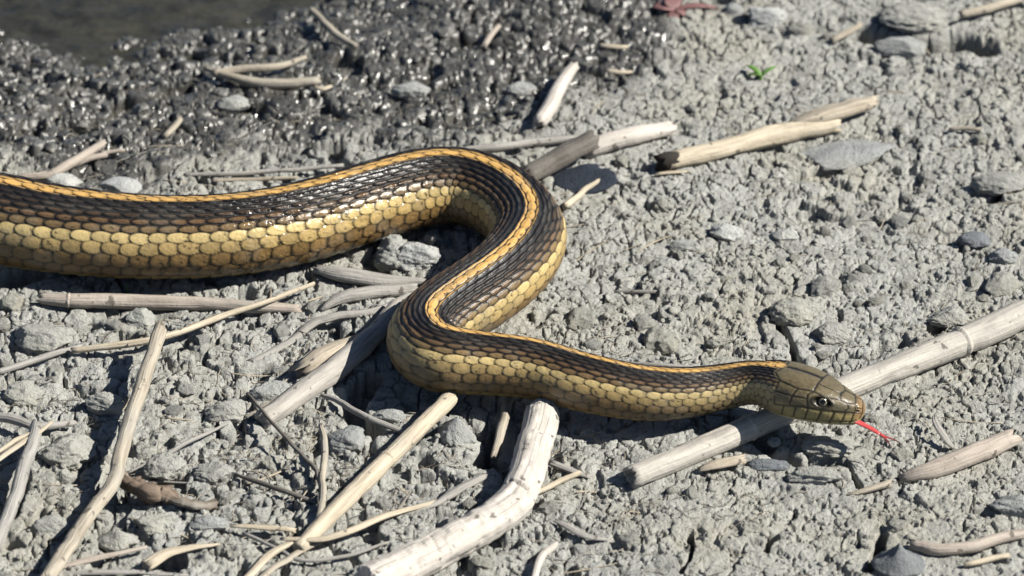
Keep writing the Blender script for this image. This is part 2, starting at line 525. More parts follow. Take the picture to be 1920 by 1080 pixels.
# head shields
AA = np.degrees(np.abs(th))[None, :]*np.ones((nR, 1)); UU = u[:, None]*np.ones((1, nC))
hm = ss > s_head+.10*HL
Uh, Ah = UU[hm], AA[hm]
seams = [[(.22, 0), (.56, 0)], [(.22, 0), (.19, 22), (.27, 42), (.44, 52), (.56, 47)], [(.56, 0), (.56, 18), (.73, 21), (.76, 0)],
         [(.56, 18), (.56, 47), (.64, 55), (.73, 48), (.73, 21)], [(.76, 0), (.86, 0), (.865, 42), (.80, 54), (.73, 48)], [(.86, 0), (.95, 0), (.955, 50), (.90, 62), (.865, 42)],
         [(.955, 50), (.965, 80), (.955, 104)], [(.80, 54), (.81, 74), (.79, 86)], [(.87, 58), (.88, 86)],
         [(.26, 98), (.40, 94), (.52, 91), (.62, 92), (.72, 90), (.82, 87), (.96, 82)],
         [(.14, 130), (.32, 133), (.52, 128), (.72, 122), (.88, 116), (1.0, 108)],
         [(.35, 96), (.31, 132)], [(.46, 93), (.43, 130)], [(.555, 91), (.535, 127)], [(.645, 92), (.63, 124)], [(.725, 90), (.715, 121)], [(.80, 88), (.80, 119)], [(.875, 86), (.88, 116)],
         [(.40, 131), (.43, 150)], [(.52, 128), (.54, 149)], [(.62, 125), (.64, 147)], [(.71, 122), (.725, 145)], [(.79, 119), (.80, 142)], [(.87, 116), (.88, 138)],
         [(.30, 151), (.50, 150), (.75, 145), (.92, 136)],
         [(.27, 42), (.25, 70), (.26, 98)], [(.44, 52), (.41, 74), (.40, 94)], [(.25, 70), (.41, 74), (.53, 72)], [(.56, 47), (.53, 60), (.53, 72), (.55, 91)]]
dmin = np.full(Uh.shape, 9.0)
for sm in seams:
    for (u0, a0), (u1, a1) in zip(sm[:-1], sm[1:]):
        kx, ky = HL, math.pi/180*.92
        px, py = (Uh-u0)*kx, (Ah-a0)*ky
        vx, vy = (u1-u0)*kx, (a1-a0)*ky
        t = np.clip((px*vx+py*vy)/(vx*vx+vy*vy), 0, 1)
        dmin = np.minimum(dmin, np.hypot(px-t*vx, py-t*vy))
EU, EA, ER = .635, 70.0, .20
de = np.hypot((Uh-EU)*HL, (Ah-EA)*math.pi/180*.92)
nos = np.hypot((Uh-.905)*HL, (Ah-74)*math.pi/180*.8)
hc = np.array(lin(98, 88, 65))[None, None, :]*np.ones(Uh.shape+(3,))
side = sst(86, 96, Ah)[..., None]
hc = hc*(1-side)+np.array(lin(142, 130, 88))*side
chin = sst(126, 146, Ah)[..., None]
hc = hc*(1-chin)+np.array(lin(186, 176, 132))*chin
# each shield a slightly different shade
hn = .7*fbm(Uh*9, Ah/14, 44, 3)+.5*fbm(Uh*40, Ah/3, 48, 3)
hc = hc*(1+.42*hn[..., None])
snt = sst(.84, .93, Uh)[..., None]*(1-sst(95, 110, Ah))[..., None]
hc = hc*(1-.5*snt)+np.array(lin(158, 122, 80))*.5*snt
lor = (sst(.15, .05, np.abs(Uh-.74))*sst(16, 8, np.abs(Ah-79)))[..., None]
hc = hc*(1-.7*lor)+np.array(lin(78, 74, 58))*.7*lor
back = sst(.36, .2, Uh)[..., None]
hc = hc*(1-.4*back)+np.array(lin(96, 90, 72))*.4*back
sd = sst(.012, .046, dmin*(1+.35*fbm(Uh*30, Ah/4, 49, 2)))[..., None]
hc = hc*(.09+.91*sd)
hc = hc*(1-.85*sst(ER*1.7, ER*1.05, de))[..., None]
hc = hc*(1-.97*sst(.11, .06, nos))[..., None]
us_ = np.interp(Ah, [0, 22, 42, 70, 98, 124, 180], [.20, .175, .24, .235, .24, .16, .14])
bl = sst(-.03, .035, Uh-us_+.03*fbm(Uh*20, Ah/7, 52, 2))[..., None]
PC[hm] = PC[hm]*(1-bl)+hc*bl
hd = .020*sst(0, .07, dmin)*(1-sst(ER*1.4, ER*.9, de))-.10*sst(ER*1.25, ER*.7, de)-.05*sst(.11, .03, nos)
hd = hd+.05*sst(.30, .12, np.abs(de-ER*1.15)/ER)*sst(95, 60, Ah)
mouth = np.interp(Uh, [.14, .32, .52, .72, .88, 1.0], [130, 133, 128, 122, 116, 108])
hd = hd-.035*np.exp(-((Ah-mouth)/3.0)**2)*sst(.1, .2, Uh)
disp[hm] = disp[hm]*(1-bl[..., 0])+hd*bl[..., 0]*capf[hm][:, None]
gloss = np.where(gap, .05, .36)*np.ones(PH.shape)
gloss = np.where(bel, .5, gloss)
gloss[hm] = .42+.5*sst(.84, .93, Uh)*sst(85, 60, Ah)
# the wettest stretch of the back lies before the first bend
wetb = sst(1.0, 0, np.abs(ss-np.interp(1, [0, 1], [0, 1])*(S[np.argmin(np.abs(dense[:700, 4]-590))]))/9.0)[:, None]
gloss = np.clip(gloss+wetb*(~gap)*(.25+.60*sst(-.1, .4, fbm(PH*2, RH*2, 78, 2))), 0, 1.1)

ct, sn_ = np.cos(th)[None, :], np.sin(th)[None, :]
cr_, sr_ = np.cos(rollp)[:, None], np.sin(rollp)[:, None]
sq = np.where(inh[:, None], 1.0, 1.0)
hx_ = (hb*(u > 0))[:, None]
ex = np.sign(sn_)*np.abs(sn_)**(.94-.22*hx_)
cz = np.sign(ct)*np.abs(ct)**(1-.18*hx_)
zz = np.where(ct > 0, cz*Up[:, None], cz*Lo[:, None])
xx = ex*W[:, None]
rad_n = np.stack([sn_*np.ones_like(zz), ct*np.ones_like(zz)], -1)
xx = xx+rad_n[..., 0]*disp; zz = zz+rad_n[..., 1]*disp
xx, zz = xx*cr_+zz*sr_, zz*cr_-xx*sr_
# snout: close the last ring
xx[-1] = 0; zz[-1] = 0
P = C[:, None, :3]+Nv[:, None, :]*xx[..., None]+Bv[:, None, :]*zz[..., None]
SV = P.reshape(-1, 3)
org = np.array([C[:, 0].mean(), C[:, 1].mean(), 0.0])
snake = bpy.data.objects.new('snake', None); col.objects.link(snake)
snake.location = Vector(org*CM); snake.empty_display_size = .02
tag(snake, 'striped yellow and dark brown garter snake winding over the dry mud with its tongue out', 'snake')
body = thing('body', SV, [grid_faces(nR, nC, True)[:, ::-1]], M['skin'], snake, origin=org, colr=PC.reshape(-1, 3)*AL, attrs={'gloss': gloss.ravel()})
for q in range(0, nR, 3):
    carve.append((C[q, 0], C[q, 1], C[q, 2], W[q], .03))

def dome(c, nrm, r, ang, n=20, rings=8, tang=None):
    nrm = nrm/np.linalg.norm(nrm)
    a = np.cross(nrm, [0, 0, 1.0]); a /= np.linalg.norm(a); b = np.cross(nrm, a)
    V = [c+nrm*r]
    for i in range(1, rings+1):
        t = ang*i/rings
        for j in range(n):
            p = 2*math.pi*j/n
            V.append(c+nrm*r*math.cos(t)+(a*math.cos(p)+b*math.sin(p))*r*math.sin(t))
    tri = [(0, 1+j, 1+(j+1) % n) for j in range(n)]
    q = [(1+i*n+j, 1+(i+1)*n+j, 1+(i+1)*n+(j+1) % n, 1+i*n+(j+1) % n) for i in range(rings-1) for j in range(n)]
    return np.array(V), [tri, q]
ie = np.argmin(np.abs(u-EU))
for sg in (-1, 1):
    t0 = math.radians(EA)*sg
    je = np.argmin(np.abs(th-t0))
    surf = C[ie, :3]+Nv[ie]*xx[ie, je]+Bv[ie]*zz[ie, je]
    t1 = t0+rollp[ie]
    out = Nv[ie]*math.sin(t1)+Bv[ie]*math.cos(t1)
    surf = surf+out*.07
    nrm = out*.93+T[ie]*.22
    cc = surf-out*.15
    V, F = dome(cc, nrm, ER*1.06, 2.2)
    eye = thing('eye', V, F, M['eye'], snake, origin=cc)
    V, F = dome(cc, nrm, ER*1.085, .70)
    ir = thing('iris', V, F, M['iris'], eye, origin=cc)
    V, F = dome(cc, nrm, ER*1.11, .42)
    thing('pupil', V, F, M['pupil'], eye, origin=cc)

def ribbon(P, w, h, n=8):
    P = np.asarray(P); m = len(P)
    T_ = np.gradient(P, axis=0); T_ /= np.linalg.norm(T_, axis=1, keepdims=True)
    s_ = np.cross(T_, [0, 0, 1.0]); s_ /= np.linalg.norm(s_, axis=1, keepdims=True); b_ = np.cross(s_, T_)
    a = 2*math.pi*np.arange(n)/n
    V = P[:, None]+s_[:, None]*(np.cos(a)[None, :, None]*np.asarray(w)[:, None, None])+b_[:, None]*(np.sin(a)[None, :, None]*np.asarray(h)[:, None, None])
    V = V.reshape(-1, 3)
    F = [grid_faces(m, n, True), np.array([[*range(n)][::-1]]), np.array([[(m-1)*n+j for j in range(n)]])]
    return V, F
zt = C[-1, 2]-.10
tp = [(1598, 786), (1612, 793), (1632, 803), (1650, 814)]
ta = catmull([at(x, y, zt-.09*i) for i, (x, y) in enumerate(tp)], 16)
V1, F1 = ribbon(ta, np.linspace(.15, .085, 16), np.linspace(.06, .035, 16))
tv, tf, tcu = [V1], list(F1), [np.repeat(np.linspace(0, .62, 16), 8)]
offv = len(V1)
for end in ([(1650, 814), (1664, 820), (1680, 826), (1694, 836)], [(1650, 814), (1660, 822), (1666, 830), (1672, 840)]):
    tb = catmull([at(x, y, zt-.27-.05*i) for i, (x, y) in enumerate(end)], 12)
    Vb, Fb = ribbon(tb, np.linspace(.055, .012, 12), np.linspace(.033, .01, 12))
    tf += [f+offv for f in Fb]; tv.append(Vb); tcu.append(np.repeat(np.linspace(.55, 1, 12), 8)); offv += len(Vb)
tt = np.concatenate(tcu)[:, None]
tcol = np.array([.62, .075, .075])*(1-sst(.5, .95, tt))+np.array([.05, .012, .015])*sst(.5, .95, tt)
thing('tongue', np.vstack(tv), tf, M['tongue'], snake, colr=tcol*AL*.85, origin=np.vstack(tv).mean(0))

# ------------------------------------------------------------------ sticks, reeds and straw
def make_tube(P, r, n=14, ragged=.35, hollow=False, ridge=.05, flat=1.0, seed=0, cap_in=.0):
    """tapered stem along P with ribs, uneven ends; hollow ends are open tubes"""
    m = len(P)
    T_ = np.gradient(P, axis=0); T_ /= np.linalg.norm(T_, axis=1, keepdims=True)
    s_ = np.cross(T_, [0, 0, 1.0]); s_ /= np.maximum(np.linalg.norm(s_, axis=1, keepdims=True), 1e-6); b_ = np.cross(s_, T_)
    a = 2*math.pi*np.arange(n)/n - math.pi/2
    al = np.concatenate([[0], np.cumsum(np.linalg.norm(np.diff(P, axis=0), axis=1))])
    A_, L_ = np.meshgrid(a, al)
    rib = 1+ridge*fbm(A_*1.6+seed*3.1, L_*.35+seed, seed, 3)+ridge*.8*fbm(A_*5+seed, L_*.2, seed+4, 2)
    rr = r[:, None]*rib*(1-.10*sst(.25, .45, fbm(A_*1.1+seed, L_*1.3, seed+21, 2)))
    V = P[:, None]+s_[:, None]*(np.cos(A_)*rr)[..., None]+b_[:, None]*(np.sin(A_)*rr*flat)[..., None]
    jit = np.random.default_rng(seed+900)
    for e_, q in ((0, -1), (m-1, 1)):
        V[e_] += T_[e_]*((jit.random(n)-.5)*ragged*r[e_]*2)[:, None]*1.0
    uv = np.stack([L_, (A_+math.pi/2)/(2*math.pi)*np.maximum(r.mean(), .12)*4], -1)
    V = V.reshape(-1, 3); uv = uv.reshape(-1, 2)
    F = [grid_faces(m, n, True)]
    Vs, uvs, idx = [V], [uv], len(V)
    for e_, q in ((0, -1), (m-1, 1)):
        ring = np.arange(n)+e_*n
        rim = V[ring]; ce = rim.mean(0)
        if hollow:
            inner = ce+(rim-ce)*.72
            deep = inner-T_[e_]*q*r[e_]*1.6
            Vs += [inner, deep, (ce-T_[e_]*q*r[e_]*1.7)[None]]
            uvs += [uv[ring]+[.1, 0], uv[ring]+[.3, 0], uv[ring][:1]]
            i1 = idx+np.arange(n); i2 = i1+n; i3 = idx+2*n; idx += 2*n+1
            for A1, B1 in ((ring, i1), (i1, i2)):
                f = np.stack([A1, np.roll(A1, -1), np.roll(B1, -1), B1], -1)
                F.append(f[:, ::-1] if q < 0 else f)
            f = np.stack([i2, np.roll(i2, -1), np.full(n, i3)], -1)
            F.append(f[:, ::-1] if q < 0 else f)
        else:
            inner = ce+(rim-ce)*.55+T_[e_]*q*r[e_]*(.05-cap_in)
            Vs += [inner, (ce+T_[e_]*q*r[e_]*(.02-cap_in))[None]]
            uvs += [uv[ring]+[.1, 0], uv[ring][:1]]
            i1 = idx+np.arange(n); i3 = idx+n; idx += n+1
            f = np.stack([ring, np.roll(ring, -1), np.roll(i1, -1), i1], -1)
            F.append(f[:, ::-1] if q < 0 else f)
            f = np.stack([i1, np.roll(i1, -1), np.full(n, i3)], -1)
            F.append(f[:, ::-1] if q < 0 else f)
    return np.vstack(Vs), [f[:, ::-1] for f in F], np.vstack(uvs)

def stick_path(pts, step=.22, wob=.04, seed=0, sink=.6):
    W_ = []
    for p in pts:
        px, py, rp = p[:3]; lift = p[3] if len(p) > 3 else 0
        z = 0.0
        for _ in range(3):
            q = at(px, py, z); r = cm_of(rp, q)
            z = float(base_h(q[0], q[1])) + r*sink + lift
        W_.append([*at(px, py, z), r])
    W_ = np.array(W_)
    L = np.linalg.norm(np.diff(W_[:, :3], axis=0), axis=1).sum()
    D = catmull(W_, max(6, int(L/step)))
    D[:, 3] = np.maximum(D[:, 3], .02)
    t = np.linspace(0, L, len(D))
    D[:, 0] += wob*fbm(t*.8, t*0+seed, 60+seed, 3); D[:, 1] += wob*fbm(t*.8, t*0+seed+9, 90+seed, 3)
    D[:, 2] += .5*wob*fbm(t*.6, t*0+seed+5, 95+seed, 3)
    return D

cnt = [0]
def stick(name, label, cat, mat, pts, hollow=False, nodes=(), wob=.09, ragged=.8, ridge=.10, flat=1.0, n=14, press=.35, group=None, cap_in=0., sink=.6, branch=None, knob=0.0, cracks=(), step=.22):
    cnt[0] += 1; sd = cnt[0]
    D = stick_path(pts, wob=wob, seed=sd, sink=sink, step=step)
    r = D[:, 3]*(1+ridge*.7*fbm(np.arange(len(D))*.15, np.zeros(len(D))+sd, sd, 3))
    if knob: r = r*(1+knob*fbm(np.linspace(0, 1, len(D))*9, np.zeros(len(D))+sd, sd+77, 4))
    V, F, uv = make_tube(D[:, :3], r, n=n, ragged=ragged, hollow=hollow, ridge=ridge, flat=flat, seed=sd, cap_in=cap_in)
    m_ = len(D); al = np.concatenate([[0], np.cumsum(np.linalg.norm(np.diff(D[:, :3], axis=0), axis=1))])
    for fr, dp, wd, ph, sp in cracks:
        an = (np.arange(n)/n-ph+.5) % 1-.5
        zig = .16*fbm(an*22, an*0+sd, 5, 3)+.9*an
        q_ = sst(wd, wd*.3, np.abs(al[:, None]-fr*al[-1]-zig[None]))*sst(sp, sp*.6, np.abs(an))[None]
        B_ = V[:m_*n].reshape(m_, n, 3); B_ += (D[:, None, :3]-B_)*(dp*q_)[..., None]
    o = thing(name, V, F, M[mat], uv=uv)
    tag(o, label, cat, group)
    for f in nodes:
        i = int(f*(len(D)-1)); i = min(max(i, 2), len(D)-3)
        seg = catmull(D[i-1:i+2], 9)
        sl_ = np.linspace(-1, 1, 9)
        sc = .32*D[i, 3]/np.linalg.norm(seg[-1, :3]-seg[0, :3])*2
        mid = seg[4, :3]; P_ = mid+(seg[-1, :3]-seg[0, :3])*(sl_*sc*.5)[:, None]
        rr = D[i, 3]*(1.03+.085*np.exp(-(sl_/.35)**2)-.10*sl_**4)
        V2, F2, uv2 = make_tube(P_, rr, n=n, ragged=0, ridge=.02, flat=flat, seed=sd)
        thing('node_ring', V2, F2, M[mat], o, uv=uv2)
    if branch:
        for bpts in branch:
            Db = stick_path(bpts, wob=wob, seed=sd+50, sink=sink)
            V3, F3, uv3 = make_tube(Db[:, :3], Db[:, 3], n=10, ragged=ragged, ridge=ridge, seed=sd+3)
            thing('side_shoot', V3, F3, M[mat], o, uv=uv3)
    for q in range(0, len(D)):
        carve.append((D[q, 0], D[q, 1], D[q, 2], D[q, 3], -press))
    return o

ST = 'stick'
stick('reed_stalk', 'long thick grey reed stalk lying under the snake\'s chin', 'reed', 'cane',
      [(1960, 571, 30, .15), (1800, 642, 27, .1), (1600, 722, 24, .05), (1405, 803, 23.5, .05), (1183, 896, 23, .1)], hollow=True, nodes=(.215, .735), wob=.02, ridge=.025, n=24, ragged=.35, press=.2)
stick('bleached_branch', 'thick bent bleached white branch with dark specks and a crack at the elbow', 'branch', 'bone',
      [(1018, 772, 33, .25), (1003, 830, 33, .25), (982, 900, 34, .25), (955, 950, 35, .2), (880, 998, 36, .15), (800, 1042, 37, .1), (690, 1098, 40, .05)], ridge=.07, n=48, wob=.05, ragged=.1, press=.2, step=.05, cracks=((.42, .34, .10, .52, .20), (.78, .2, .05, .55, .13)))
stick('reed_stalk', 'straight cream reed stalk with rounded end below the snake\'s lower bend', 'reed', 'straw',
      [(846, 745, 16, .55), (740, 848, 17, .4), (640, 945, 17, .2), (560, 1030, 14, .05)], nodes=(.42,), ridge=.04, n=18, ragged=.15, wob=.03, press=.3)
stick('stick', 'raised tan stick with blunt top throwing a dark shadow on the mud', ST, 'tan',
      [(300, 618, 14, 1.3), (275, 690, 14, 1.1), (240, 800, 14, .9), (214, 900, 14, .7), (180, 950, 14, .55), (130, 1020, 14, .5), (85, 1090, 14, .4)], ridge=.09, n=16, press=.6)
stick('stick', 'smooth grey stick leaning out beside a pale split straw', ST, 'grey', [(72, 796, 12, .7), (45, 880, 13, .6), (22, 950, 13, .5), (-8, 1030, 13, .4)], n=14, ridge=.05)
stick('straw', 'slender arched cream straw crossing behind the raised tan stick', 'straw', 'straw', [(588, 531, 4, .5), (500, 566, 5, .45), (420, 592, 6, .4), (320, 628, 6, .5), (240, 645, 7, .45), (135, 657, 6, .3)], n=10, wob=.03)
stick('twig', 'thin grey twig continuing the line of the arched cream straw', 'twig', 'grey', [(150, 652, 6, .1), (100, 664, 7, .15), (50, 682, 7, .1), (-10, 700, 6, .1)], n=10)
stick('reed_stalk', 'pinkish reed stalk with pale broken tip under the snake\'s thick flank', 'reed', 'pink', [(75, 560, 10, .15), (140, 563, 14, .15), (250, 566, 15, .1), (380, 570, 14, .05), (480, 576, 12, 0), (560, 580, 9, -.05)], nodes=(.13,), n=16, ridge=.05, wob=.03)
stick('branch', 'grey white branch half in the shadow of the snake\'s lower bend', 'branch', 'greywhite', [(745, 578, 19, .2), (700, 630, 21, .2), (630, 690, 22, .2), (560, 742, 21, .15), (492, 788, 19, .05)], n=18, ridge=.10, ragged=.4)
stick('driftwood', 'flat tapered grey driftwood between the two snake coils', 'driftwood', 'grey', [(592, 505, 9, .1), (640, 515, 17, .1), (710, 524, 16, .1), (795, 527, 7, .05)], n=16, ridge=.12, flat=.7)
stick('driftwood', 'narrow grey driftwood strip below the flat tapered driftwood', 'driftwood', 'grey', [(600, 582, 5, .05), (640, 562, 12, .1), (700, 550, 13, .1), (778, 541, 11, .05)], n=14, ridge=.12)
stick('stick', 'pale half buried stick running down from the narrow driftwood strip', ST, 'grey', [(770, 555, 8, .1), (700, 585, 8, .05), (600, 600, 9, 0), (545, 640, 8, -.05), (470, 680, 7, -.1)], n=12, ridge=.1)
stick('twig', 'thin curved grey twig under the snake\'s lower bend', 'twig', 'grey', [(600, 738, 4, .2), (640, 755, 6, .3), (690, 785, 6.5, .25), (770, 815, 5, .1)], n=10)
stick('twig', 'thin dark bowed twig beside the upright tan stick', 'twig', 'dark', [(465, 735, 2.5, .5), (500, 780, 3.5, .7), (545, 830, 4, .7), (580, 868, 5, .6), (597, 900, 5, .5), (600, 940, 3.5, .3)], n=9)
stick('stick', 'slim upright tan stick meeting the cream reed at its foot', ST, 'tan', [(604, 798, 5, .9), (612, 830, 6.5, .8), (607, 880, 6.5, .6), (602, 940, 7, .4), (597, 998, 8, .15)], n=12)
stick('stick', 'splintered grey stick poking out from below the snake\'s belly', ST, 'tan', [(958, 735, 8, .3), (948, 775, 9, .25), (938, 820, 9.5, .2), (927, 858, 7, .1)], n=12, ragged=1.4, ridge=.12)
stick('straw', 'flat cream straw with a bend left of the bleached branch', 'straw', 'straw', [(528, 1010, 5, .3), (600, 1012, 8, .3), (660, 996, 9, .25), (740, 962, 8, .2), (820, 938, 5, .05)], n=10, flat=.5)
stick('straw', 'split cream straw fanning out at the foot of the cream reed', 'straw', 'straw', [(560, 1010, 5, .2), (515, 1035, 9, .15), (488, 1058, 9, .1), (455, 1090, 8, .1)], n=10, flat=.5)
stick('straw', 'long tan straw under the split cream straw', 'straw', 'tan', [(640, 1000, 4, .1), (570, 1030, 7, .1), (520, 1060, 7, .1), (480, 1092, 7, .1)], n=10, flat=.6)
stick('straw', 'mud coated grey straw slanting towards the bleached branch', 'straw', 'grey', [(905, 893, 9, .05), (860, 920, 10, .05), (800, 952, 6, .0), (690, 975, 4, 0)], n=10, flat=.6)
stick('straw', 'pale straw sticking out from behind the bleached branch', 'straw', 'straw', [(990, 935, 5, .1), (1040, 905, 6, .15), (1085, 885, 5, .15)], n=10)
stick('straw', 'grey flat straw beside the top of the bleached branch', 'straw', 'grey', [(1035, 865, 9, .1), (1080, 885, 8, .05), (1110, 895, 5, 0)], n=10, flat=.5)
stick('stick', 'broken pinkish grey stick lying in front of the snake\'s tongue', ST, 'pink', [(1897, 822, 18, .15), (1830, 848, 20, .15), (1760, 876, 19, .08), (1715, 890, 14, .0), (1690, 898, 9, -.1)], n=18, ridge=.06, ragged=.9)
stick('stick', 'thin muddy tail of wood beyond the broken pinkish stick', ST, 'tan', [(1668, 903, 8, .0), (1640, 914, 7, .0), (1612, 923, 6, -.05), (1590, 930, 4, -.1)], n=10, ridge=.15)
stick('stick', 'curved tan stick near the pointed grey stone', ST, 'pink', [(1707, 1020, 11, .1), (1760, 1031, 12, .1), (1820, 1024, 12, .1), (1880, 1006, 11, .1), (1940, 995, 10, .1)], n=14, ragged=.7)
stick('straw', 'short cream sliver of reed below the curved tan stick', 'straw', 'straw', [(1808, 1058, 5, .1), (1850, 1050, 6.5, .1), (1893, 1040, 5, .1)], n=10)
stick('reed_stalk', 'cream reed stalk with charred end and dark patch on the pale mud', 'reed', 'straw', [(1252, 303, 17, .1), (1300, 291, 18, .1), (1370, 276, 18, .1), (1450, 254, 20, .1), (1570, 236, 14, .1)], n=18, ridge=.07, ragged=.6, hollow=True)
stick('bark_piece', 'splintered tan bark lying across the charred cream reed', 'bark', 'bark', [(1480, 238, 9, .35), (1530, 220, 19, .4), (1600, 199, 21, .35), (1640, 188, 16, .25)], n=16, ridge=.22, ragged=1.6, flat=.6)
stick('stick', 'dark grey stick standing out behind the snake\'s upper bend', ST, 'dark', [(985, 330, 18, .1), (1030, 308, 20, .3), (1070, 287, 21, .6), (1112, 264, 19, .8)], n=16, ridge=.10, ragged=.5)
stick('stick', 'pale speckled stick beyond the dark grey stick', ST, 'bone', [(1098, 282, 15, .1), (1150, 265, 18, .15), (1210, 250, 17, .15), (1256, 240, 14, .1)], n=16, ridge=.08)
stick('reed_stalk', 'long slender pale reed running behind the snake\'s upper bend', 'reed', 'grey', [(840, 285, 6, .1), (930, 276, 8, .1), (1020, 266, 8, .1), (1095, 258, 6, .1)], n=12)
stick('grass_stem', 'long thin grey grass stem behind the snake\'s glossy back', 'grass stem', 'grey', [(345, 328, 3.5, .1), (440, 326, 4.5, .25), (540, 320, 4.5, .3), (640, 308, 4, .2)], n=8)
stick('grass_stem', 'short pale grass stem under the long thin grey one', 'grass stem', 'tan', [(400, 337, 3, .1), (480, 335, 4, .1), (560, 333, 3, .1)], n=8)
stick('stick', 'light grey stick standing out of the pale mud beyond the upper bend', ST, 'bone', [(1010, 232, 15, .1), (1035, 190, 15, .3), (1060, 145, 13, .5), (1075, 125, 9, .6)], n=14, ridge=.1)
stick('twig', 'pale forked twig on the dark wet mud', 'twig', 'tan', [(385, 125, 5, .3), (420, 141, 8, .3), (480, 154, 10, .3), (540, 156, 10, .3), (597, 153, 8, .3)], n=12, branch=[[(400, 138, 8, .3), (450, 131, 8, .35), (520, 125, 7, .4), (575, 108, 4, .4)]])
stick('wood_chip', 'small cream wood chip beside the forked twig', 'wood chip', 'straw', [(588, 162, 4, .2), (605, 166, 7, .25), (622, 160, 4, .25)], n=10, flat=.5)
stick('twig', 'thin tan twig sloping on the wet mud near the water', 'twig', 'tan', [(584, 18, 6, .5), (615, 50, 7, .4), (640, 72, 6, .3), (668, 88, 4, .2)], n=10)
stick('twig', 'short orange brown twig on the wet mud', 'twig', 'pink', [(908, 86, 5, .2), (920, 66, 6, .3), (936, 46, 5, .4)], n=10)
stick('root', 'forked pinkish root behind the snake\'s left flank', 'root', 'pink', [(35, 334, 6, .1), (95, 328, 9, .2), (130, 305, 9, .35), (165, 285, 8, .45), (197, 267, 7, .5)], n=12, ridge=.15, branch=[[(130, 312, 5, .2), (170, 295, 6, .3), (198, 290, 4, .3)], [(185, 288, 4, .3), (232, 281, 3, .3)]])
stick('twig', 'short grey brown twig in the wet mud above the grass stem', 'twig', 'tan', [(308, 258, 5, .15), (322, 242, 6, .25), (338, 222, 5, .35)], n=10)
stick('straw', 'pale straw touching the snake\'s upper bend', 'straw', 'straw', [(1058, 388, 7, .1), (1090, 364, 6, .15), (1122, 338, 4, .2)], n=10)
stick('stick', 'tan stick at the far edge beside the shaded clods', ST, 'tan', [(1800, 28, 7, .3), (1850, 15, 8, .3), (1930, -8, 8, .3)], n=10)
stick('root', 'gnarled brown root below the raised tan stick', 'root', 'brown', [(226, 892, 10, .3), (262, 905, 17, .35), (300, 930, 15, .25), (335, 945, 13, .2), (392, 944, 8, .1)], n=24, ridge=.7, ragged=1.2, wob=.5, knob=.6, step=.06)
stick('twig', 'thin straight grey twig between the clods right of the raised stick', 'twig', 'grey', [(238, 886, 3, .2), (300, 858, 4, .35), (370, 822, 4, .4), (425, 795, 3, .3)], n=8)
stick('straw', 'tan straw lying under the lower end of the raised stick', 'straw', 'pink', [(100, 1068, 6, .15), (160, 1052, 8, .15), (220, 1038, 7, .2), (275, 1026, 4, .2)], n=10, flat=.6)
stick('leaf_sheath', 'flat dry tan leaf sheath tapering to a point', 'dry leaf', 'straw', [(275, 1060, 16, .1), (310, 1040, 14, .15), (360, 1028, 9, .15), (412, 1021, 3, .15)], n=12, flat=.35, ridge=.15)
stick('straw', 'grey straw along the bottom beside the leaf sheath', 'straw', 'grey', [(100, 1075, 7, .05), (200, 1072, 7, .05), (290, 1076, 6, .0), (350, 1080, 5, 0)], n=10, flat=.6)
stick('straw', 'pale split straw crossing the smooth grey stick', 'straw', 'straw', [(-10, 868, 6, .8), (25, 840, 7, .85), (60, 818, 6, .9), (95, 790, 3.5, .9)], n=10, flat=.5, branch=[[(-10, 852, 4, .8), (30, 824, 5, .85), (62, 812, 3, .9)]])
stick('twig', 'curved dark grey twig passing behind the pale split straw', 'twig', 'grey', [(-10, 783, 8, .3), (30, 788, 9, .4), (75, 800, 8, .4), (140, 792, 6, .2)], n=10)
stick('straw', 'short cream straw left of the cream reed\'s foot', 'straw', 'straw', [(435, 986, 5, .1), (500, 989, 7, .1), (552, 993, 6, .1)], n=10, flat=.6)
stick('straw', 'thin straw pressed into the pale mud above the snake\'s forebody', 'straw', 'grey', [(1150, 545, 3.5, 0), (1230, 546, 4, .05), (1320, 548, 3, 0)], n=8)
stick('grass_stem', 'thin stem lying just behind the snake\'s neck', 'grass stem', 'grey', [(1170, 681, 4, .1), (1230, 686, 5, .15), (1300, 692, 4, .1)], n=8)
stick('straw', 'short thin straw on the pale mud beyond the slate', 'straw', 'tan', [(1778, 243, 3.5, .1), (1810, 241, 4.5, .1), (1840, 243, 4, .1)], n=8)
stick('straw', 'thin straw below the charred end of the cream reed', 'straw', 'straw', [(1228, 326, 3, .05), (1260, 322, 4.5, .05), (1292, 320, 3, .05)], n=8, flat=.6)
stick('wood_chip', 'bright white chip on the wet mud', 'wood chip', 'straw', [(1122, 84, 5, .2), (1148, 88, 7, .2), (1175, 89, 5, .2)], n=10, flat=.5)
stick('wood_chip', 'second pale chip below the bright white one', 'wood chip', 'straw', [(1135, 133, 5, .2), (1160, 136, 6, .2), (1185, 135, 4, .2)], n=10, flat=.5)
stick('bark_piece', 'curled torn bark beside the shaded grey white branch', 'bark', 'bark', [(565, 690, 18, .15), (600, 668, 22, .2), (640, 648, 17, .2), (665, 634, 9, .2)], n=18, ridge=.22, ragged=1.5, flat=.55)
stick('wood_chip', 'flat yellowish wood chip under the thick grey reed', 'wood chip', 'bark', [(1310, 880, 7, .1), (1345, 872, 12, .15), (1390, 862, 11, .15)], n=12, flat=.5, ridge=.2, ragged=.8)
stick('leaf_sheath', 'narrow grey dry leaf standing in the mud beyond the tongue', 'dry leaf', 'grey', [(1752, 780, 4, .5), (1758, 800, 8, .4), (1772, 822, 8, .25), (1785, 838, 4, .1)], n=10, flat=.3)
stick('twig', 'thin dark twig low in the mud beside the slim upright stick', 'twig', 'dark', [(440, 890, 3, .1), (490, 905, 5, .2), (550, 925, 5, .2), (600, 945, 4, .1)], n=8)
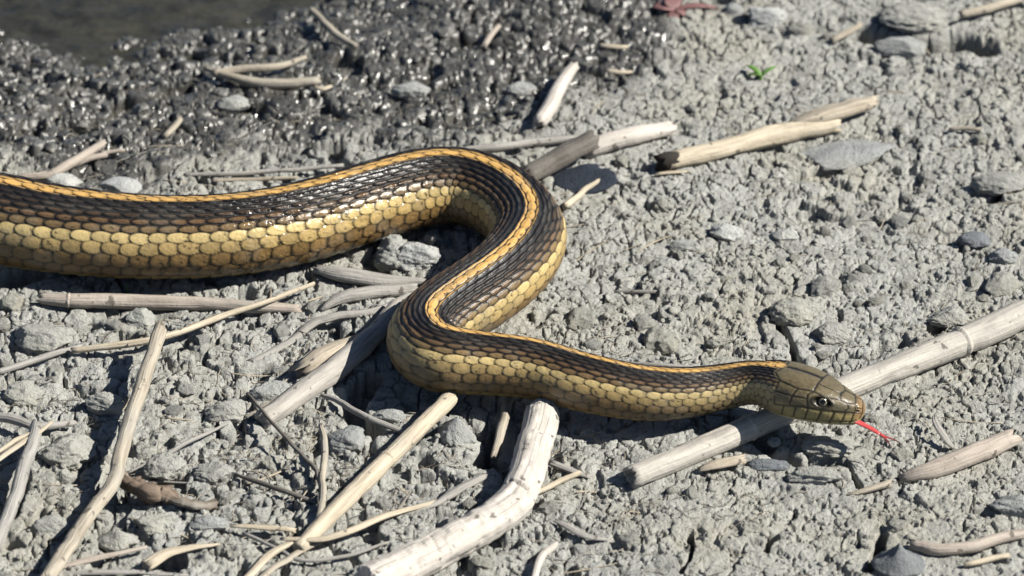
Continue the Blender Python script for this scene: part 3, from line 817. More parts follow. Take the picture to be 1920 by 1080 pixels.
stick('straw', 'grey straw crossing under the far end of the cream reed', 'straw', 'grey', [(460, 1000, 4, .05), (560, 1048, 4, .1), (660, 1040, 4, .1), (730, 1020, 3, .05)], n=8)
stick('straw', 'pale root stem lying right of the bleached branch\'s foot', 'straw', 'bone', [(1000, 1090, 7, .1), (1015, 1048, 8, .15), (1045, 1018, 6, .15)], n=10, ridge=.15)
stick('leaf_sheath', 'dark edged dry leaf right of the bleached branch', 'dry leaf', 'grey', [(1040, 975, 5, .1), (1070, 990, 9, .15), (1105, 1008, 8, .1), (1140, 1012, 4, .05)], n=10, flat=.4)
stick('straw', 'short pale straw by the shaded clod at the far edge', 'straw', 'tan', [(1560, 75, 7, .1), (1590, 60, 7, .2), (1612, 45, 5, .3)], n=10)

stick('reed_stalk', 'pale reed half sunk along the edge of the water', 'reed', 'grey', [(40, 66, 5, -.02), (130, 55, 7, .04), (200, 46, 7, .04), (285, 36, 5, -.02)], n=12)
# short crack wedge and charred patches are modelled as thin shells seated on the wood
def patch(parent_pts, name, mat, w, parent, flat=1.0, lift=1.02):
    D = stick_path(parent_pts, wob=0, seed=0)
    V, F, uv = make_tube(D[:, :3], D[:, 3]*lift, n=18, ragged=w, ridge=.03, seed=7)
    return thing(name, V, F, M[mat], parent, uv=uv)
reed = [o for o in col.objects if o.get('label', '').startswith('cream reed stalk with charred')][0]
M['char'] = plain('charred_wood', (.035, .03, .026), .85, .15)
patch([(1240, 306, 17, .1), (1252, 303, 18.5, .1), (1268, 299, 18.6, .1)], 'charred_end', 'char', .8, reed, 1, 1.03)

# ------------------------------------------------------------------ stones and clods
def ico(sub):
    t = (1+5**.5)/2
    V = [np.array(v, dtype=float)/math.hypot(1, t) for v in [(-1, t, 0), (1, t, 0), (-1, -t, 0), (1, -t, 0), (0, -1, t), (0, 1, t), (0, -1, -t), (0, 1, -t), (t, 0, -1), (t, 0, 1), (-t, 0, -1), (-t, 0, 1)]]
    F = [(0, 11, 5), (0, 5, 1), (0, 1, 7), (0, 7, 10), (0, 10, 11), (1, 5, 9), (5, 11, 4), (11, 10, 2), (10, 7, 6), (7, 1, 8), (3, 9, 4), (3, 4, 2), (3, 2, 6), (3, 6, 8), (3, 8, 9), (4, 9, 5), (2, 4, 11), (6, 2, 10), (8, 6, 7), (9, 8, 1)]
    for _ in range(sub):
        mid, NF = {}, []
        def g(a, b):
            k_ = (min(a, b), max(a, b))
            if k_ not in mid:
                m_ = V[a]+V[b]; V.append(m_/np.linalg.norm(m_)); mid[k_] = len(V)-1
            return mid[k_]
        for a, b, c_ in F:
            ab, bc, ca = g(a, b), g(b, c_), g(c_, a)
            NF += [(a, ab, ca), (b, bc, ab), (c_, ca, bc), (ab, bc, ca)]
        F = NF
    return np.array(V), np.array(F)
ICO = {s: ico(s) for s in (0, 1, 2, 3, 4)}

def rock(sub, seed, cuts=9, rough=.08, soft=.5, lump=.25):
    V, F = ICO[sub]; V = V.copy(); g = np.random.default_rng(seed)
    for _ in range(cuts):
        n = g.normal(size=3); n /= np.linalg.norm(n); d = .60+.32*g.random()
        e_ = V@n-d
        V -= np.where(e_ > 0, e_*(1-.15*soft), 0)[:, None]*n
    def n3(f, s): return (fbm(V[:, 0]*f+s, V[:, 1]*f+V[:, 2]*f*.7, s, 3)+fbm(V[:, 2]*f-s, V[:, 0]*f*.6+V[:, 1]*f, s+7, 3))*.5
    V *= (1+lump*n3(1.3, seed % 97)+rough*n3(4.2, seed % 89+5)+rough*.6*n3(9.5, seed % 83+11))[:, None]
    return V, F

def stone(name, label, cat, mat, px, py, hw, hh, depth=None, seed=0, sub=4, cuts=9, rough=.10, lump=.25, bury=.35, rot=None, pointed=0, group=None):
    q = at(px, py+hh*.35, 0); q[2] = float(base_h(q[0], q[1]))
    a = cm_of(hw, q)*1.12; hv = cm_of(hh, q)
    c_ = hv*.80; b_ = hv*1.15 if depth is None else depth
    V, F = rock(sub, 1000+seed, cuts, rough, lump=lump)
    if pointed:
        k_ = np.clip(V[:, 2], 0, 1); V[:, :2] *= (1-.75*k_[:, None]); V[:, 2] *= 1+pointed*k_
    V = V*np.array([a, b_, c_])
    if rot:
        cr, sr = math.cos(rot), math.sin(rot)
        V = np.stack([V[:, 0]*cr-V[:, 1]*sr, V[:, 0]*sr+V[:, 1]*cr, V[:, 2]], -1)
    zc = q[2]+c_*(1-2*bury)
    p = at(px, py, zc); V = V+np.array([p[0], p[1], zc])
    o = thing(name, V, [F], M[mat]); tag(o, label, cat, group)
    stones_at.append((p[0], p[1], max(a, b_)))
    return o
stones_at = []
n_ = [0]
for label, cat, mat, px, py, hw, hh, kw in [
    ('smooth pale round stone behind the snake\'s left flank', 'stone', 'stone_pale', 225, 353, 38, 24, dict(cuts=2, rough=.03, lump=.12)),
    ('small pale stone beside the smooth round one', 'stone', 'stone_pale', 176, 352, 14, 10, {}),
    ('angular white grey stone at the foot of the forked root', 'stone', 'stone_pale', 118, 344, 30, 22, {}),
    ('pale bluish stone on the wet mud behind the glossy back', 'stone', 'stone', 768, 170, 32, 20, dict(cuts=5)),
    ('dusty white stone near the light grey standing stick', 'stone', 'stone', 975, 168, 26, 16, dict(cuts=5)),
    ('light rounded lump on the wet mud below the forked twig', 'stone', 'stone', 436, 195, 28, 18, dict(cuts=4)),
    ('rough pale rock inside the snake\'s upper bend', 'rock', 'stone_pale', 785, 484, 42, 34, dict(rough=.16)),
    ('craggy dark sided rock touching the pale rock inside the bend', 'rock', 'stone', 735, 478, 34, 38, dict(rough=.2)),
    ('grey angular stone beside the slim upright stick', 'stone', 'stone', 655, 825, 36, 32, {}),
    ('flat topped grey stone above the cream reed', 'stone', 'stone', 730, 783, 30, 18, {}),
    ('upright pale stone between cream reed and splintered stick', 'stone', 'stone', 855, 812, 34, 38, dict(pointed=.2)),
    ('small square grey stone under the pinkish reed', 'stone', 'stone', 266, 597, 28, 24, dict(cuts=12)),
    ('broad pale clod left of the arched straw', 'clod', 'clod', 82, 634, 52, 34, dict(rough=.14)),
    ('big pale clod above the branch\'s lower end', 'clod', 'clod', 425, 772, 40, 30, dict(rough=.16)),
    ('grey clod beside the raised stick\'s shadow', 'clod', 'clod', 196, 762, 34, 30, dict(rough=.16)),
    ('broad crumbling clod between the two leaning sticks', 'clod', 'clod', 125, 850, 52, 40, dict(rough=.2)),
    ('rounded clod right of the gnarled root\'s top', 'clod', 'clod', 305, 882, 36, 32, dict(rough=.16)),
    ('flat clod below the thin straight twig', 'clod', 'clod', 400, 890, 36, 28, dict(rough=.16)),
    ('grey blue clod near the short cream straw', 'clod', 'stone', 395, 982, 36, 20, dict(rough=.14)),
    ('peaked clod below the gnarled root', 'clod', 'clod', 222, 1012, 34, 26, dict(pointed=.25, rough=.14)),
    ('wide clod right under the gnarled root', 'clod', 'clod', 290, 985, 40, 24, dict(rough=.16)),
    ('rounded clod left of the raised stick\'s foot', 'clod', 'clod', 92, 988, 34, 26, dict(rough=.14)),
    ('grey clod at the left above the smooth grey stick', 'clod', 'clod', 45, 740, 34, 28, dict(rough=.16)),
    ('slab sided grey stone left of the shaded branch', 'stone', 'stone', 505, 735, 42, 26, dict(cuts=14)),
    ('bluish shaded stone by the dark clods at the far edge', 'stone', 'stone', 1690, 90, 48, 24, dict(cuts=12)),
    ('pale lumpy stone beside the pink seedling', 'stone', 'stone_pale', 1432, 32, 36, 28, dict(rough=.16)),
    ('small round grey pebble between seedling and lumpy stone', 'pebble', 'stone', 1375, 18, 15, 14, dict(cuts=2)),
    ('large shadowed clod at the far edge', 'clod', 'clod', 1712, 38, 60, 34, dict(rough=.2)),
    ('smooth grey blue pebble on the pale mud', 'pebble', 'slate', 1826, 452, 28, 20, dict(cuts=3, rough=.04)),
    ('pale pointed stone in the cracked mud', 'stone', 'stone_pale', 1476, 440, 26, 18, dict(pointed=.5)),
    ('pale flat faced stone left of the pointed one', 'stone', 'stone_pale', 1362, 436, 30, 20, dict(cuts=12)),
    ('low grey stone furthest along the row of pale stones', 'stone', 'stone', 1285, 462, 26, 14, dict(cuts=10)),
    ('wide half buried clod at the edge of the pale mud', 'clod', 'clod', 1880, 345, 52, 26, dict(rough=.12)),
    ('domed clod on the lip of the deep crack', 'clod', 'clod', 1490, 588, 42, 30, dict(rough=.16)),
    ('pointed smooth grey stone near the curved tan stick', 'stone', 'slate', 1682, 1056, 46, 36, dict(pointed=.55, cuts=4, rough=.03)),
    ('shaded slate pebble under the thick grey reed', 'pebble', 'slate', 1440, 872, 36, 15, dict(cuts=4, rough=.05)),
    ('small round pebble in the shadow of the snake\'s head', 'pebble', 'stone', 1452, 829, 11, 11, dict(cuts=2, sub=3)),
    ('small stone cluster lump beside the grey blue pebble', 'stone', 'stone', 1880, 482, 26, 18, {}),
    ('grey clod at the far right of the curved tan stick', 'clod', 'stone', 1900, 950, 40, 30, dict(rough=.14)),
    ('long narrow slate lying on the pale mud', 'slate', 'stone', 1582, 291, 92, 13, dict(depth=1.0, cuts=16, rough=.10, lump=.2, rot=.36, bury=.42)),
    ('smooth dark blue flat stone beside the snake\'s upper bend', 'stone', 'shadow_blue', 1100, 336, 66, 14, dict(depth=1.0, cuts=3, rough=.04, lump=.2, rot=.45, bury=.38)),  # added flat shape for an unidentified patch, coloured to resemble shadow
    ('dark grey cleft clod below the domed one', 'clod', 'clod', 1560, 628, 30, 22, dict(rough=.2)),
    ('clod beside the thick grey reed\'s far end', 'clod', 'clod', 1780, 596, 36, 24, dict(rough=.2)),
    ('crumbly pale clod under the snake\'s head', 'clod', 'clod', 1560, 838, 52, 26, dict(rough=.22)),
    ('crumbly clod in front of the slate pebble', 'clod', 'clod', 1530, 895, 44, 22, dict(rough=.22)),
]:
    n_[0] += 1
    kw = dict(kw); kw.setdefault('seed', n_[0]*7)
    nm = {'clod': 'mud_clod'}.get(cat, cat)
    stone(nm, label, cat, mat, px, py, hw, hh, **kw)

# ------------------------------------------------------------------ ground sheet
def axis(lo, hi, n, far):
    mid = np.linspace(lo, hi, n); g = (hi-lo)/(n-1)
    k_ = np.arange(1, 46); grow = g*1.0*k_*1.0
    out = np.geomspace(g*2, far, 46)
    return np.concatenate([lo-out[::-1], mid, hi+out])
X0, X1, Y0, Y1, NX, NY = -23.0, 23.0, -19.5, 25.0, 1000, 640
ax = axis(X0, X1, NX, 6000); ay = axis(Y0, Y1, NY, 6000)
OX = 46
GX, GY = np.meshgrid(ax, ay)

def ground_h(x, y):
    wx = x+.30*fbm(x*.9, y*.9, 21, 3)+.07*fbm(x*4.5, y*4.5, 27, 2); wy = y+.30*fbm(x*.9, y*.9, 24, 3)+.07*fbm(x*4.5, y*4.5, 29, 2)
    wet = wetness(x, y)
    # where the mud is cloddy and where it is a flatter cracked crust
    crust = sst(-.16, .16, fbm(x/6.5+3, y/6.5, 33, 2)+.50*sst(0, 6, x)-.2*sst(-2, -8, y)*sst(3, -1, x)-.4*wet-.35*sst(-2, -10, x)*sst(2, -4, y))
    clod = 1-.92*crust
    h = base_h(x, y)
    def billow(px, py, sd, o=3):
        t_ = 0; am = 1.0; tot = 0
        for q in range(o):
            t_ = t_+am*np.abs(vnoise(px*2.1**q+q*7.7, py*2.1**q-q*3.3, sd+q)*2-1); tot += am; am *= .5
        return np.sqrt(np.clip(t_/tot, 0, 1)*1.0+.002)
    a1, a2, ai, at_ = worley(wx/2.6, wy/2.6, 101)
    h = h+clod*((ai-.55)*.24+at_*.24*np.cos(ai*90))-.50*clod*sst(.075, .02, a2-a1)*sst(-.1, .3, fbm(x/2.0, y/2.0, 103, 2))
    b1, b2, bi, bt = worley(wx/.85+7, wy/.85, 131)
    m = sst(-.25, .3, fbm(x/2.1, y/2.1, 37, 2))
    gb = sst(-.15, .2, fbm(x/1.1+5, y/1.1, 135, 2))
    h = h+(.25+.75*clod)*((.3+.8*m)*((bi-.5)*.12+bt*.17*np.cos(bi*70)))-.34*gb*sst(.085, .02, b2-b1)
    bl1 = billow(wx/.8, wy/.8, 141)
    bl2 = billow(wx/.34+3, wy/.34, 151, 2)
    m2 = sst(-.4, .3, fbm(x/1.3+9, y/1.3, 41, 2))
    h = h+(.12+.88*clod)*.23*(bl1-.5)+(.30+.70*m2)*(.40+.60*clod)*.15*(bl2-.5)
    c1, c2, ci, ct_ = worley(wx/.5, wy/.5+3, 161)
    gc = sst(.0, .3, fbm(x/.7+15, y/.7, 165, 2))
    h = h+(.4+.6*m2)*((ci-.5)*.06+ct_*.09*np.cos(ci*50))-.17*gc*sst(.15, .03, c2-c1)
    h = h+.03*fbm(x*2.6, y*2.6, 51, 4)-.035*crust*sst(.10, .0, np.abs(fbm(x/.55, y/.55, 211, 3)))+.02*fbm(x*9, y*9, 217, 2)+wet*(.12*(1-b1*1.2)+.22*fbm(x/1.4, y/.8, 303, 4)-.08*sst(.16, 0, c2-c1))
    # scattered pits
    p = fbm(x/1.7+31, y/1.7, 57, 2)
    h = h-.50*sst(.36, .47, p)*clod
    p = fbm(wx/.75+11, wy/.75, 59, 2)
    h = h-.34*sst(.37, .44, p)*(.45+.55*clod)
    return h, wet
dense_ok = (np.abs(GX) < 60) & (np.abs(GY) < 60)
GH = np.array(base_h(GX, GY)); WET = np.zeros(GX.shape)
hh, ww = ground_h(GX[dense_ok], GY[dense_ok])
GH[dense_ok] = hh
WET = wetness(GX, GY)
# deep cracks
for pts, w, d in [([(1452, 590), (1475, 622), (1492, 650), (1500, 690)], .30, 1.3), ([(1555, 668), (1590, 655), (1640, 660)], .25, .7), ([(1750, 608), (1790, 590)], .35, .8),
                  ([(1380, 838), (1450, 845), (1520, 862), (1580, 862)], .45, .9), ([(1590, 866), (1610, 905)], .22, .7), ([(1296, 990), (1290, 1030), (1280, 1068)], .2, 1.0), ([(1450, 1000), (1440, 1025)], .25, .7),
                  ([(1620, 60), (1720, 80), (1800, 75), (1850, 90)], .7, 1.0), ([(700, 700), (660, 760), (700, 800)], .6, .7), ([(930, 790), (905, 860)], .45, .7), ([(900, 800), (960, 900)], .4, .5),
                  ([(60, 505), (0, 520), (-80, 520)], .8, .7), ([(40, 880), (20, 960)], .5, .8), ([(225, 830), (170, 960)], .4, .5), ([(1500, 270), (1560, 262)], .25, .4), ([(1850, 380), (1880, 350)], .3, .5), ([(1030, 580), (1010, 600)], .25, .3),
                  ([(1660, 640), (1700, 632)], .25, .5), ([(1380, 800), (1440, 815)], .6, .5), ([(1180, 480), (1250, 470)], .2, .35), ([(1655, 1000), (1630, 1060)], .3, .6)]:
    D = catmull([at(x, y) for x, y in pts], 40)
    sel = np.zeros(GX.shape, bool)
    ix0, ix1 = np.searchsorted(ax, [D[:, 0].min()-2*w, D[:, 0].max()+2*w]); iy0, iy1 = np.searchsorted(ay, [D[:, 1].min()-2*w, D[:, 1].max()+2*w])
    gx, gy = GX[iy0:iy1, ix0:ix1], GY[iy0:iy1, ix0:ix1]
    gxw = gx+.22*fbm(gx*1.5, gy*1.5, 63, 3); gyw = gy+.22*fbm(gx*1.5, gy*1.5, 66, 3)
    dd = np.full(gx.shape, 9.0)
    for p in D: dd = np.minimum(dd, np.hypot(gxw-p[0], gyw-p[1]))
    GH[iy0:iy1, ix0:ix1] -= 1.7*d*sst(w*1.1, w*.5, dd)
# mud gives way under what lies on it
for x, y, z, r, keep in carve:
    ix0, ix1 = np.searchsorted(ax, [x-r, x+r]); iy0, iy1 = np.searchsorted(ay, [y-r, y+r])
    if ix1 <= ix0 or iy1 <= iy0: continue
    d2 = (GX[iy0:iy1, ix0:ix1]-x)**2+(GY[iy0:iy1, ix0:ix1]-y)**2
    root = np.sqrt(np.maximum(r*r-d2, 0))
    lim = z-root*(.94 if keep > 0 else .55)-(keep if keep > 0 else 0)
    blk = GH[iy0:iy1, ix0:ix1]
    GH[iy0:iy1, ix0:ix1] = np.where(d2 < r*r, np.minimum(blk, lim), blk)
# clods overhang their cracks: upper edges bulge outwards, downhill
def boxb(a_, r_):
    for ax_ in (0, 1):
        pad = [(0, 0), (0, 0)]; pad[ax_] = (r_+1, r_)
        c_ = np.cumsum(np.pad(a_, pad, mode='edge'), axis=ax_)
        n__ = a_.shape[ax_]
        hi_ = np.take(c_, np.arange(2*r_+1, 2*r_+1+n__), axis=ax_); lo__ = np.take(c_, np.arange(n__), axis=ax_)
        a_ = (hi_-lo__)/(2*r_+1)
    return a_
HS = boxb(GH, 2)
hf_ = HS-boxb(GH, 8)
gy_, gx_ = np.gradient(HS, ay, ax)
wgt = sst(-.02, .08, hf_)
ox_, oy_ = -gx_*wgt, -gy_*wgt
ol = np.hypot(ox_, oy_)+1e-9
lim_ = .15*np.tanh(ol*.10/.15)/ol
inner = (np.abs(GX) < 30)*(np.abs(GY) < 30)
ox_, oy_ = boxb(ox_*lim_*inner, 1), boxb(oy_*lim_*inner, 1)
GV = np.stack([GX+ox_, GY+oy_, GH], -1).reshape(-1, 3)
ground = thing('mud_ground', GV, [grid_faces(GX.shape[0], GX.shape[1])], M['ground'], origin=np.zeros(3), attrs={'wet': WET.ravel()})
tag(ground, 'pale grey cracked dry mud darkening to wet mud towards the water', 'mud', kind='structure')

def hz(x, y):
    fx = np.clip((np.asarray(x)-X0)/(X1-X0)*(NX-1), 0, NX-1.001)+OX; fy = np.clip((np.asarray(y)-Y0)/(Y1-Y0)*(NY-1), 0, NY-1.001)+OX
    return GH[fy.astype(int), fx.astype(int)]

wp = [(-6000, float(np.interp(-23, SHORE[:, 0], SHORE[:, 1]))-12), (30, -4+float(SHORE[-1, 1])), (6000, 60), (6000, 6000), (-6000, 6000)]
wxs = np.concatenate([[-6000, -200, -60], np.linspace(-40, 40, 60), [60, 200, 6000]])
lo_ = np.interp(wxs, SHORE[:, 0], SHORE[:, 1])-6
WV = np.concatenate([np.stack([wxs, lo_, np.full(len(wxs), WATER_Z)], -1), np.stack([wxs, np.full(len(wxs), 6000.), np.full(len(wxs), WATER_Z)], -1)])
water = thing('water', WV, [grid_faces(2, len(wxs))], M['water'], origin=np.array([0, 0, WATER_Z]))
tag(water, 'still murky olive water beyond the wet mud', 'water', kind='structure')

# ------------------------------------------------------------------ what a loose piece lies beside
LM = [('the snake\'s snout', 1600, 800), ('the snake\'s neck', 1380, 780), ('the snake\'s forebody', 1150, 640), ('the snake\'s lower bend', 700, 700), ('the inside of the snake\'s upper bend', 820, 460),
      ('the outside of the snake\'s upper bend', 1080, 440), ('the snake\'s middle coil', 960, 600), ('the snake\'s glossy back', 560, 310), ('the snake\'s thick left flank', 250, 540),
      ('the bleached branch\'s elbow', 960, 950), ('the bleached branch\'s lower end', 780, 1060), ('the bleached branch\'s upper end', 1020, 790), ('the cream reed\'s middle', 730, 860), ('the cream reed\'s foot', 590, 1000),
      ('the raised tan stick\'s top', 290, 650), ('the raised tan stick\'s middle', 230, 830), ('the raised tan stick\'s foot', 130, 1030), ('the smooth grey leaning stick', 40, 900), ('the gnarled brown root', 310, 930),
      ('the pinkish reed', 300, 575), ('the arched cream straw', 350, 620), ('the broad pale clod', 80, 640), ('the torn bark', 600, 665), ('the slim upright stick', 605, 900), ('the dark bowed twig', 520, 810),
      ('the leaf sheath', 330, 1040), ('the broken end of the thick grey reed', 1180, 900), ('the far end of the thick grey reed', 1800, 650), ('the middle of the thick grey reed', 1640, 700), ('the slate pebble', 1440, 880),
      ('the broken pinkish stick', 1780, 870), ('the curved tan stick', 1820, 1020), ('the pointed smooth stone', 1660, 1060), ('the deep crack', 1490, 640), ('the domed clod', 1480, 580), ('the row of pale stones', 1400, 440),
      ('the grey blue pebble', 1826, 450), ('the long narrow slate', 1582, 290), ('the charred reed end', 1250, 310), ('the splintered bark', 1600, 200), ('the pale speckled stick', 1200, 250), ('the dark grey stick', 1080, 280),
      ('the green sprout', 1425, 135), ('the pink seedling', 1270, 30), ('the shadowed clod', 1700, 50), ('the tan stick at the far edge', 1850, 20), ('the forked twig', 480, 145), ('the forked pinkish root', 130, 300),
      ('the bright white chip', 1148, 88), ('the short orange brown twig', 920, 66), ('the sloping tan twig', 625, 55), ('the dusty white stone', 975, 170), ('the pale bluish stone', 768, 170), ('the pink petal', 305, 30),
      ('the half buried wide clod', 1880, 345), ('the thin pressed straw', 1230, 546), ('the dry leaf right of the bleached branch', 1090, 1000), ('the narrow slit in the mud', 1290, 1030)]
LMP = np.array([at(a_, b_)[:2] for _, a_, b_ in LM])
def beside(x, y):
    d = np.hypot(LMP[:, 0]-x, (LMP[:, 1]-y))
    o_ = np.argsort(d); i_ = int(o_[0]); return ('beside ' if d[i_] < 1.6 else 'near ')+LM[i_][0], [LM[q][0] for q in o_[:5]]
used_l = {}
def own_label(front, x, y):
    where, near = beside(x, y)
    opts = [front+' lying '+where]+[front+' between '+a_+' and '+b_ for ia, a_ in enumerate(near) for b_ in near[ia+1:]]
    for t_ in opts:
        if len(t_.split()) <= 16 and t_ not in used_l:
            used_l[t_] = 1; return t_
    return opts[0]
# ------------------------------------------------------------------ loose clods, singly
vis = lambda: (rng.uniform(-22, 22), rng.uniform(-19, 24))
cen = np.array([c_[:4] for c_ in carve])
def clear(x, y, r, k_=1.0):
    d = np.hypot(cen[:, 0]-x, cen[:, 1]-y)-cen[:, 3]
    return d.min() > r*k_
shapes = []
for i in range(10):
    V, F = rock(3, 300+i, cuts=13, rough=.2, lump=.35); shapes.append(V)
mesh_d = [raw_mesh('mud_clod', v, [ICO[3][1]], M['clod']) for v in shapes]
mesh_w = [raw_mesh('mud_clod', v, [ICO[3][1]], M['clod_wet']) for v in shapes]
placed = [list(s_) for s_ in stones_at]
made = 0; tries = 0
while made < 230 and tries < 8000:
    tries += 1
    x, y = vis()
    r = float(np.clip(rng.lognormal(-1.25, .38), .16, .62))
    zone = fbm(np.array([x/4.0]), np.array([y/4.0]), 207, 2)[0]
    if zone < -.05 and rng.random() < .75: continue
    if not clear(x, y, r, .8): continue
    if any((x-a)**2+(y-b)**2 < (r*.8+c_*.8)**2 for a, b, c_ in placed): continue
    if shore_d(np.array([x]), np.array([y]))[0] > -1: continue
    placed.append([x, y, r])
    w = wetness(np.array([x]), np.array([y]))[0] > .45
    o = bpy.data.objects.new('mud_clod', (mesh_w if w else mesh_d)[rng.integers(10)])
    col.objects.link(o)
    sx, sy, sz = r*rng.uniform(.85, 1.3), r*rng.uniform(.8, 1.1), r*rng.uniform(.6, .9)
    o.scale = (sx, sy, sz); o.rotation_euler = (rng.uniform(-.3, .3), rng.uniform(-.3, .3), rng.uniform(0, 6.28))
    o.location = Vector((x*CM, y*CM, (float(hz(x, y))+sz*.05)*CM))
    size = 'tiny' if r < .24 else 'small' if r < .34 else 'larger'
    lab = own_label(('%s dark wet clod' if w else '%s pale dry clod') % size, x, y)
    tag(o, lab, 'clod', 'loose dark wet clods' if w else 'loose pale dry clods')
    made += 1

# ------------------------------------------------------------------ crumbs: far too many to count
def scatter(name, label, mat, n, smin, smax, sub, wetsel, seed, cover=1.0):
    g = np.random.default_rng(seed)
    xs, ys = g.uniform(-22.5, 22.5, n*3), g.uniform(-19.3, 24.5, n*3)
    w = wetness(xs, ys) > .45
    z = fbm(xs/2.5, ys/2.5, seed, 3)
    ok = (w == wetsel) & (g.random(n*3) < .35+.8*sst(-.3, .4, z)) & (shore_d(xs, ys) < -.3)
    xs, ys = xs[ok][:n], ys[ok][:n]
    keep = np.ones(len(xs), bool)
    for c_ in range(0, len(xs), 4000):
        d = np.hypot(cen[::2, 0][None]-xs[c_:c_+4000, None], cen[::2, 1][None]-ys[c_:c_+4000, None])-cen[::2, 3][None]
        keep[c_:c_+4000] = d.min(1) > .03
    xs, ys = xs[keep], ys[keep]
    N = len(xs)
    base = [rock(sub, 700+i+seed, cuts=5, rough=.14, lump=.35) for i in range(6)]
    r = smin*(smax/smin)**(g.random(N)**1.7)
    zs = hz(xs, ys)+r*.05
    F0 = base[0][1]; nv = len(base[0][0])
    B = np.stack([b[0] for b in base])[g.integers(0, 6, N)]
    B = B*np.stack([g.uniform(.8, 1.35, N), g.uniform(.75, 1.1, N), g.uniform(.55, .95, N)], -1)[:, None]*r[:, None, None]
    a = g.uniform(0, 6.283, N); ca, sa = np.cos(a)[:, None], np.sin(a)[:, None]
    tl = g.uniform(-.5, .5, N)[:, None]
    x_, y_, z_ = B[..., 0], B[..., 1], B[..., 2]
    x_, z_ = x_*np.cos(tl)-z_*np.sin(tl), x_*np.sin(tl)+z_*np.cos(tl)
    V = np.stack([x_*ca-y_*sa+xs[:, None], x_*sa+y_*ca+ys[:, None], z_+zs[:, None]], -1).reshape(-1, 3)
    F = (F0[None]+(np.arange(N)*nv)[:, None, None]).reshape(-1, 3)
    o = thing(name, V, [F], M[mat], origin=np.array([0, 0, 0.]), smooth=sub > 0)
    tag(o, label, 'crumbs', kind='stuff')
scatter('mud_crumbs', 'pale dry mud crumbs strewn over the cracked ground', 'clod', 6500, .045, .17, 1, False, 401)
scatter('mud_crumbs', 'dark wet mud crumbs covering the bank near the water', 'clod_wet', 800, .05, .22, 1, True, 402)
scatter('fine_grit', 'fine pale grit between the mud crumbs', 'stone_pale', 9000, .02, .06, 0, False, 403)

# ------------------------------------------------------------------ loose straw pieces and fibres
g = np.random.default_rng(909)
pieces = 0; tr = 0
while pieces < 175 and tr < 4000:
    tr += 1
    x, y = g.uniform(-21, 21), g.uniform(-18.5, 22)
    dens = .9 if (x < 3 and y < 4) else .16
    if g.random() > dens: continue
    L = g.uniform(.7, 2.6); a = g.normal(.45, .7)
    if not clear(x, y, .15): continue
    if shore_d(np.array([x]), np.array([y]))[0] > -2: continue
    t = np.linspace(-.5, .5, 7)
    bend = g.normal(0, .25)
    X_, Y_ = x+t*L*math.cos(a)-bend*(t*t)*L*math.sin(a), y+t*L*math.sin(a)+bend*(t*t)*L*math.cos(a)
    r = g.uniform(.02, .055)
    zl = hz(X_, Y_); zs = np.polyval(np.polyfit(t, zl, 1), t); zs = zs+max(0, float(np.quantile(zl-zs, .7)))+r*.7
    V, F, uv = make_tube(np.stack([X_, Y_, zs], -1), r*np.interp(t, [-.5, 0, .5], [.7, 1, .5]), n=7, ragged=.8, ridge=.1, flat=.6, seed=int(g.integers(900)))
    mk = ['straw', 'tan', 'grey', 'grey', 'dark'][g.integers(5)]
    o = thing('straw_fragment', V, F, M[mk], uv=uv)
    cn = {'straw': 'cream', 'tan': 'tan', 'grey': 'grey', 'dark': 'dark'}[mk]
    tag(o, own_label(('short ' if L < 1.5 else 'longer ')+cn+' straw fragment', x, y), 'straw', cn+' straw fragments'); pieces += 1

Vs, Fs, uvs, off = [], [], [], 0
quad = None
for i in range(2600):
    if i < 1600: x, y = g.normal(-5.5, 5.5), g.normal(-8.5, 5.0)
    else: x, y = g.uniform(-21, 21), g.uniform(-18, 15)
    if not (-21 < x < 21 and -18.5 < y < 20): continue
    L = g.uniform(.25, 1.3); a = g.normal(.4, .9); m = 6
    t = np.linspace(-.5, .5, m); bend = g.normal(0, .8)
    X_, Y_ = x+t*L*math.cos(a)-bend*(t*t)*L*math.sin(a), y+t*L*math.sin(a)+bend*(t*t)*L*math.cos(a)
    d = np.hypot(cen[::4, 0]-x, cen[::4, 1]-y)-cen[::4, 3]
    if d.min() < L*.45: continue
    zs = hz(X_, Y_); zs = .5*zs+.5*zs.mean()+.03+.10*g.random()*(1-4*t*t)
    r = g.uniform(.008, .022)
    V, F = ribbon(np.stack([X_, Y_, zs], -1), np.full(m, r), np.full(m, r*.6), n=4)
    Vs.append(V); Fs.append(F[0]+off); off += len(V)
    uvs.append(np.stack([np.repeat(t*L+i, 4), np.tile(np.arange(4)*.03, m)], -1))
o = thing('plant_fibres', np.vstack(Vs), [np.vstack(Fs)], M['tan'], origin=np.zeros(3), uv=np.vstack(uvs))
tag(o, 'fine dry plant fibres matted into the mud', 'fibres', kind='stuff')

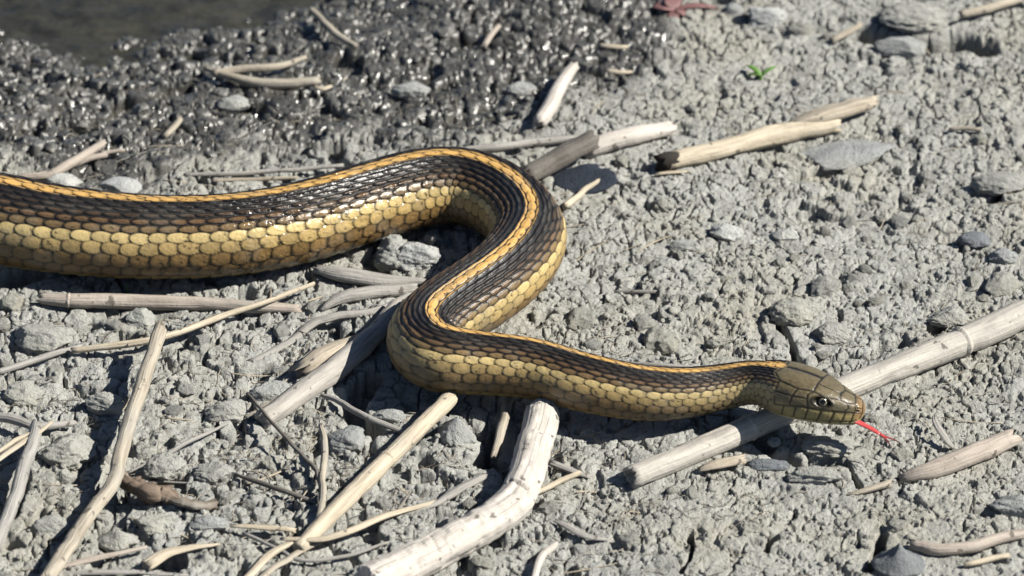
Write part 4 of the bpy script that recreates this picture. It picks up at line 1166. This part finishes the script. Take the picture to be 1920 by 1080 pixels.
# ------------------------------------------------------------------ seedlings and petal
def leaf(p, ang, pitch, L, w, thick=.05, curl=.3, n=9):
    t = np.linspace(0, 1, n); d = np.array([math.cos(ang)*math.cos(pitch), math.sin(ang)*math.cos(pitch), math.sin(pitch)])
    s_ = np.array([-math.sin(ang), math.cos(ang), 0]); b_ = np.cross(d, s_)
    ctrl = p+d*(t*L)[:, None]-np.array([0, 0, 1])*(curl*L*t**2)[:, None]
    wid = w*np.sin(np.clip(t*.93+.05, 0, 1)*math.pi)**.75
    a = 2*math.pi*np.arange(8)/8
    V = ctrl[:, None]+s_*(np.cos(a)[None, :, None]*wid[:, None, None])+b_*(np.sin(a)[None, :, None]*np.minimum(thick, wid)[:, None, None])+b_*(np.abs(np.cos(a))[None, :, None]*wid[:, None, None]*.25)
    V = V.reshape(-1, 3)
    return V, [grid_faces(n, 8, True), np.array([[*range(8)][::-1]]), np.array([[(n-1)*8+j for j in range(8)]])]
def plant(name, label, cat, px, py, mat, leaves, stem_h=.5):
    p = at(px, py, 0); p[2] = float(hz(p[0], p[1]))
    root = bpy.data.objects.new(name, None); col.objects.link(root); root.location = Vector(p*CM); root.empty_display_size = .005
    tag(root, label, cat)
    V, F = ribbon(catmull([p-[0, 0, .25], p+[.03, 0, stem_h*.5], p+[.06, .02, stem_h]], 7), np.linspace(.09, .07, 7), np.linspace(.09, .07, 7))
    thing('stem', V, F, M[mat], root)
    for ang, pitch, L, w in leaves:
        V, F = leaf(p+[.06, .02, stem_h*.92], ang, pitch, L, w)
        thing('leaf', V, F, M[mat], root)
plant('pink_seedling', 'small reddish pink seedling with fleshy leaves on the wet mud', 'seedling', 1262, 22, 'leaf_pink',
      [(.25, .2, 1.9, .22), (3.0, .35, 1.0, .42), (-1.75, -.1, .9, .24), (1.9, .7, .8, .4), (-.6, .1, .6, .22), (2.4, .05, .9, .34)], .5)
plant('green_sprout', 'tiny green sprout on the pale mud', 'sprout', 1425, 138, 'leaf_green', [(.6, .5, .85, .11), (2.4, .5, .9, .13), (2.9, .2, .6, .1)], .2)
plant('green_sprout', 'tiny yellow green shoot under the snake\'s left flank', 'sprout', 236, 532, 'leaf_green', [(2.0, 1.1, .55, .035)], .1)
p = at(305, 30, 0); p[2] = float(hz(p[0], p[1]))
V, F = leaf(p+[0, 0, .12], .5, .4, .5, .2)
tag(thing('petal', V, F, M['petal']), 'small bright pink petal on the wet mud by the water', 'petal')
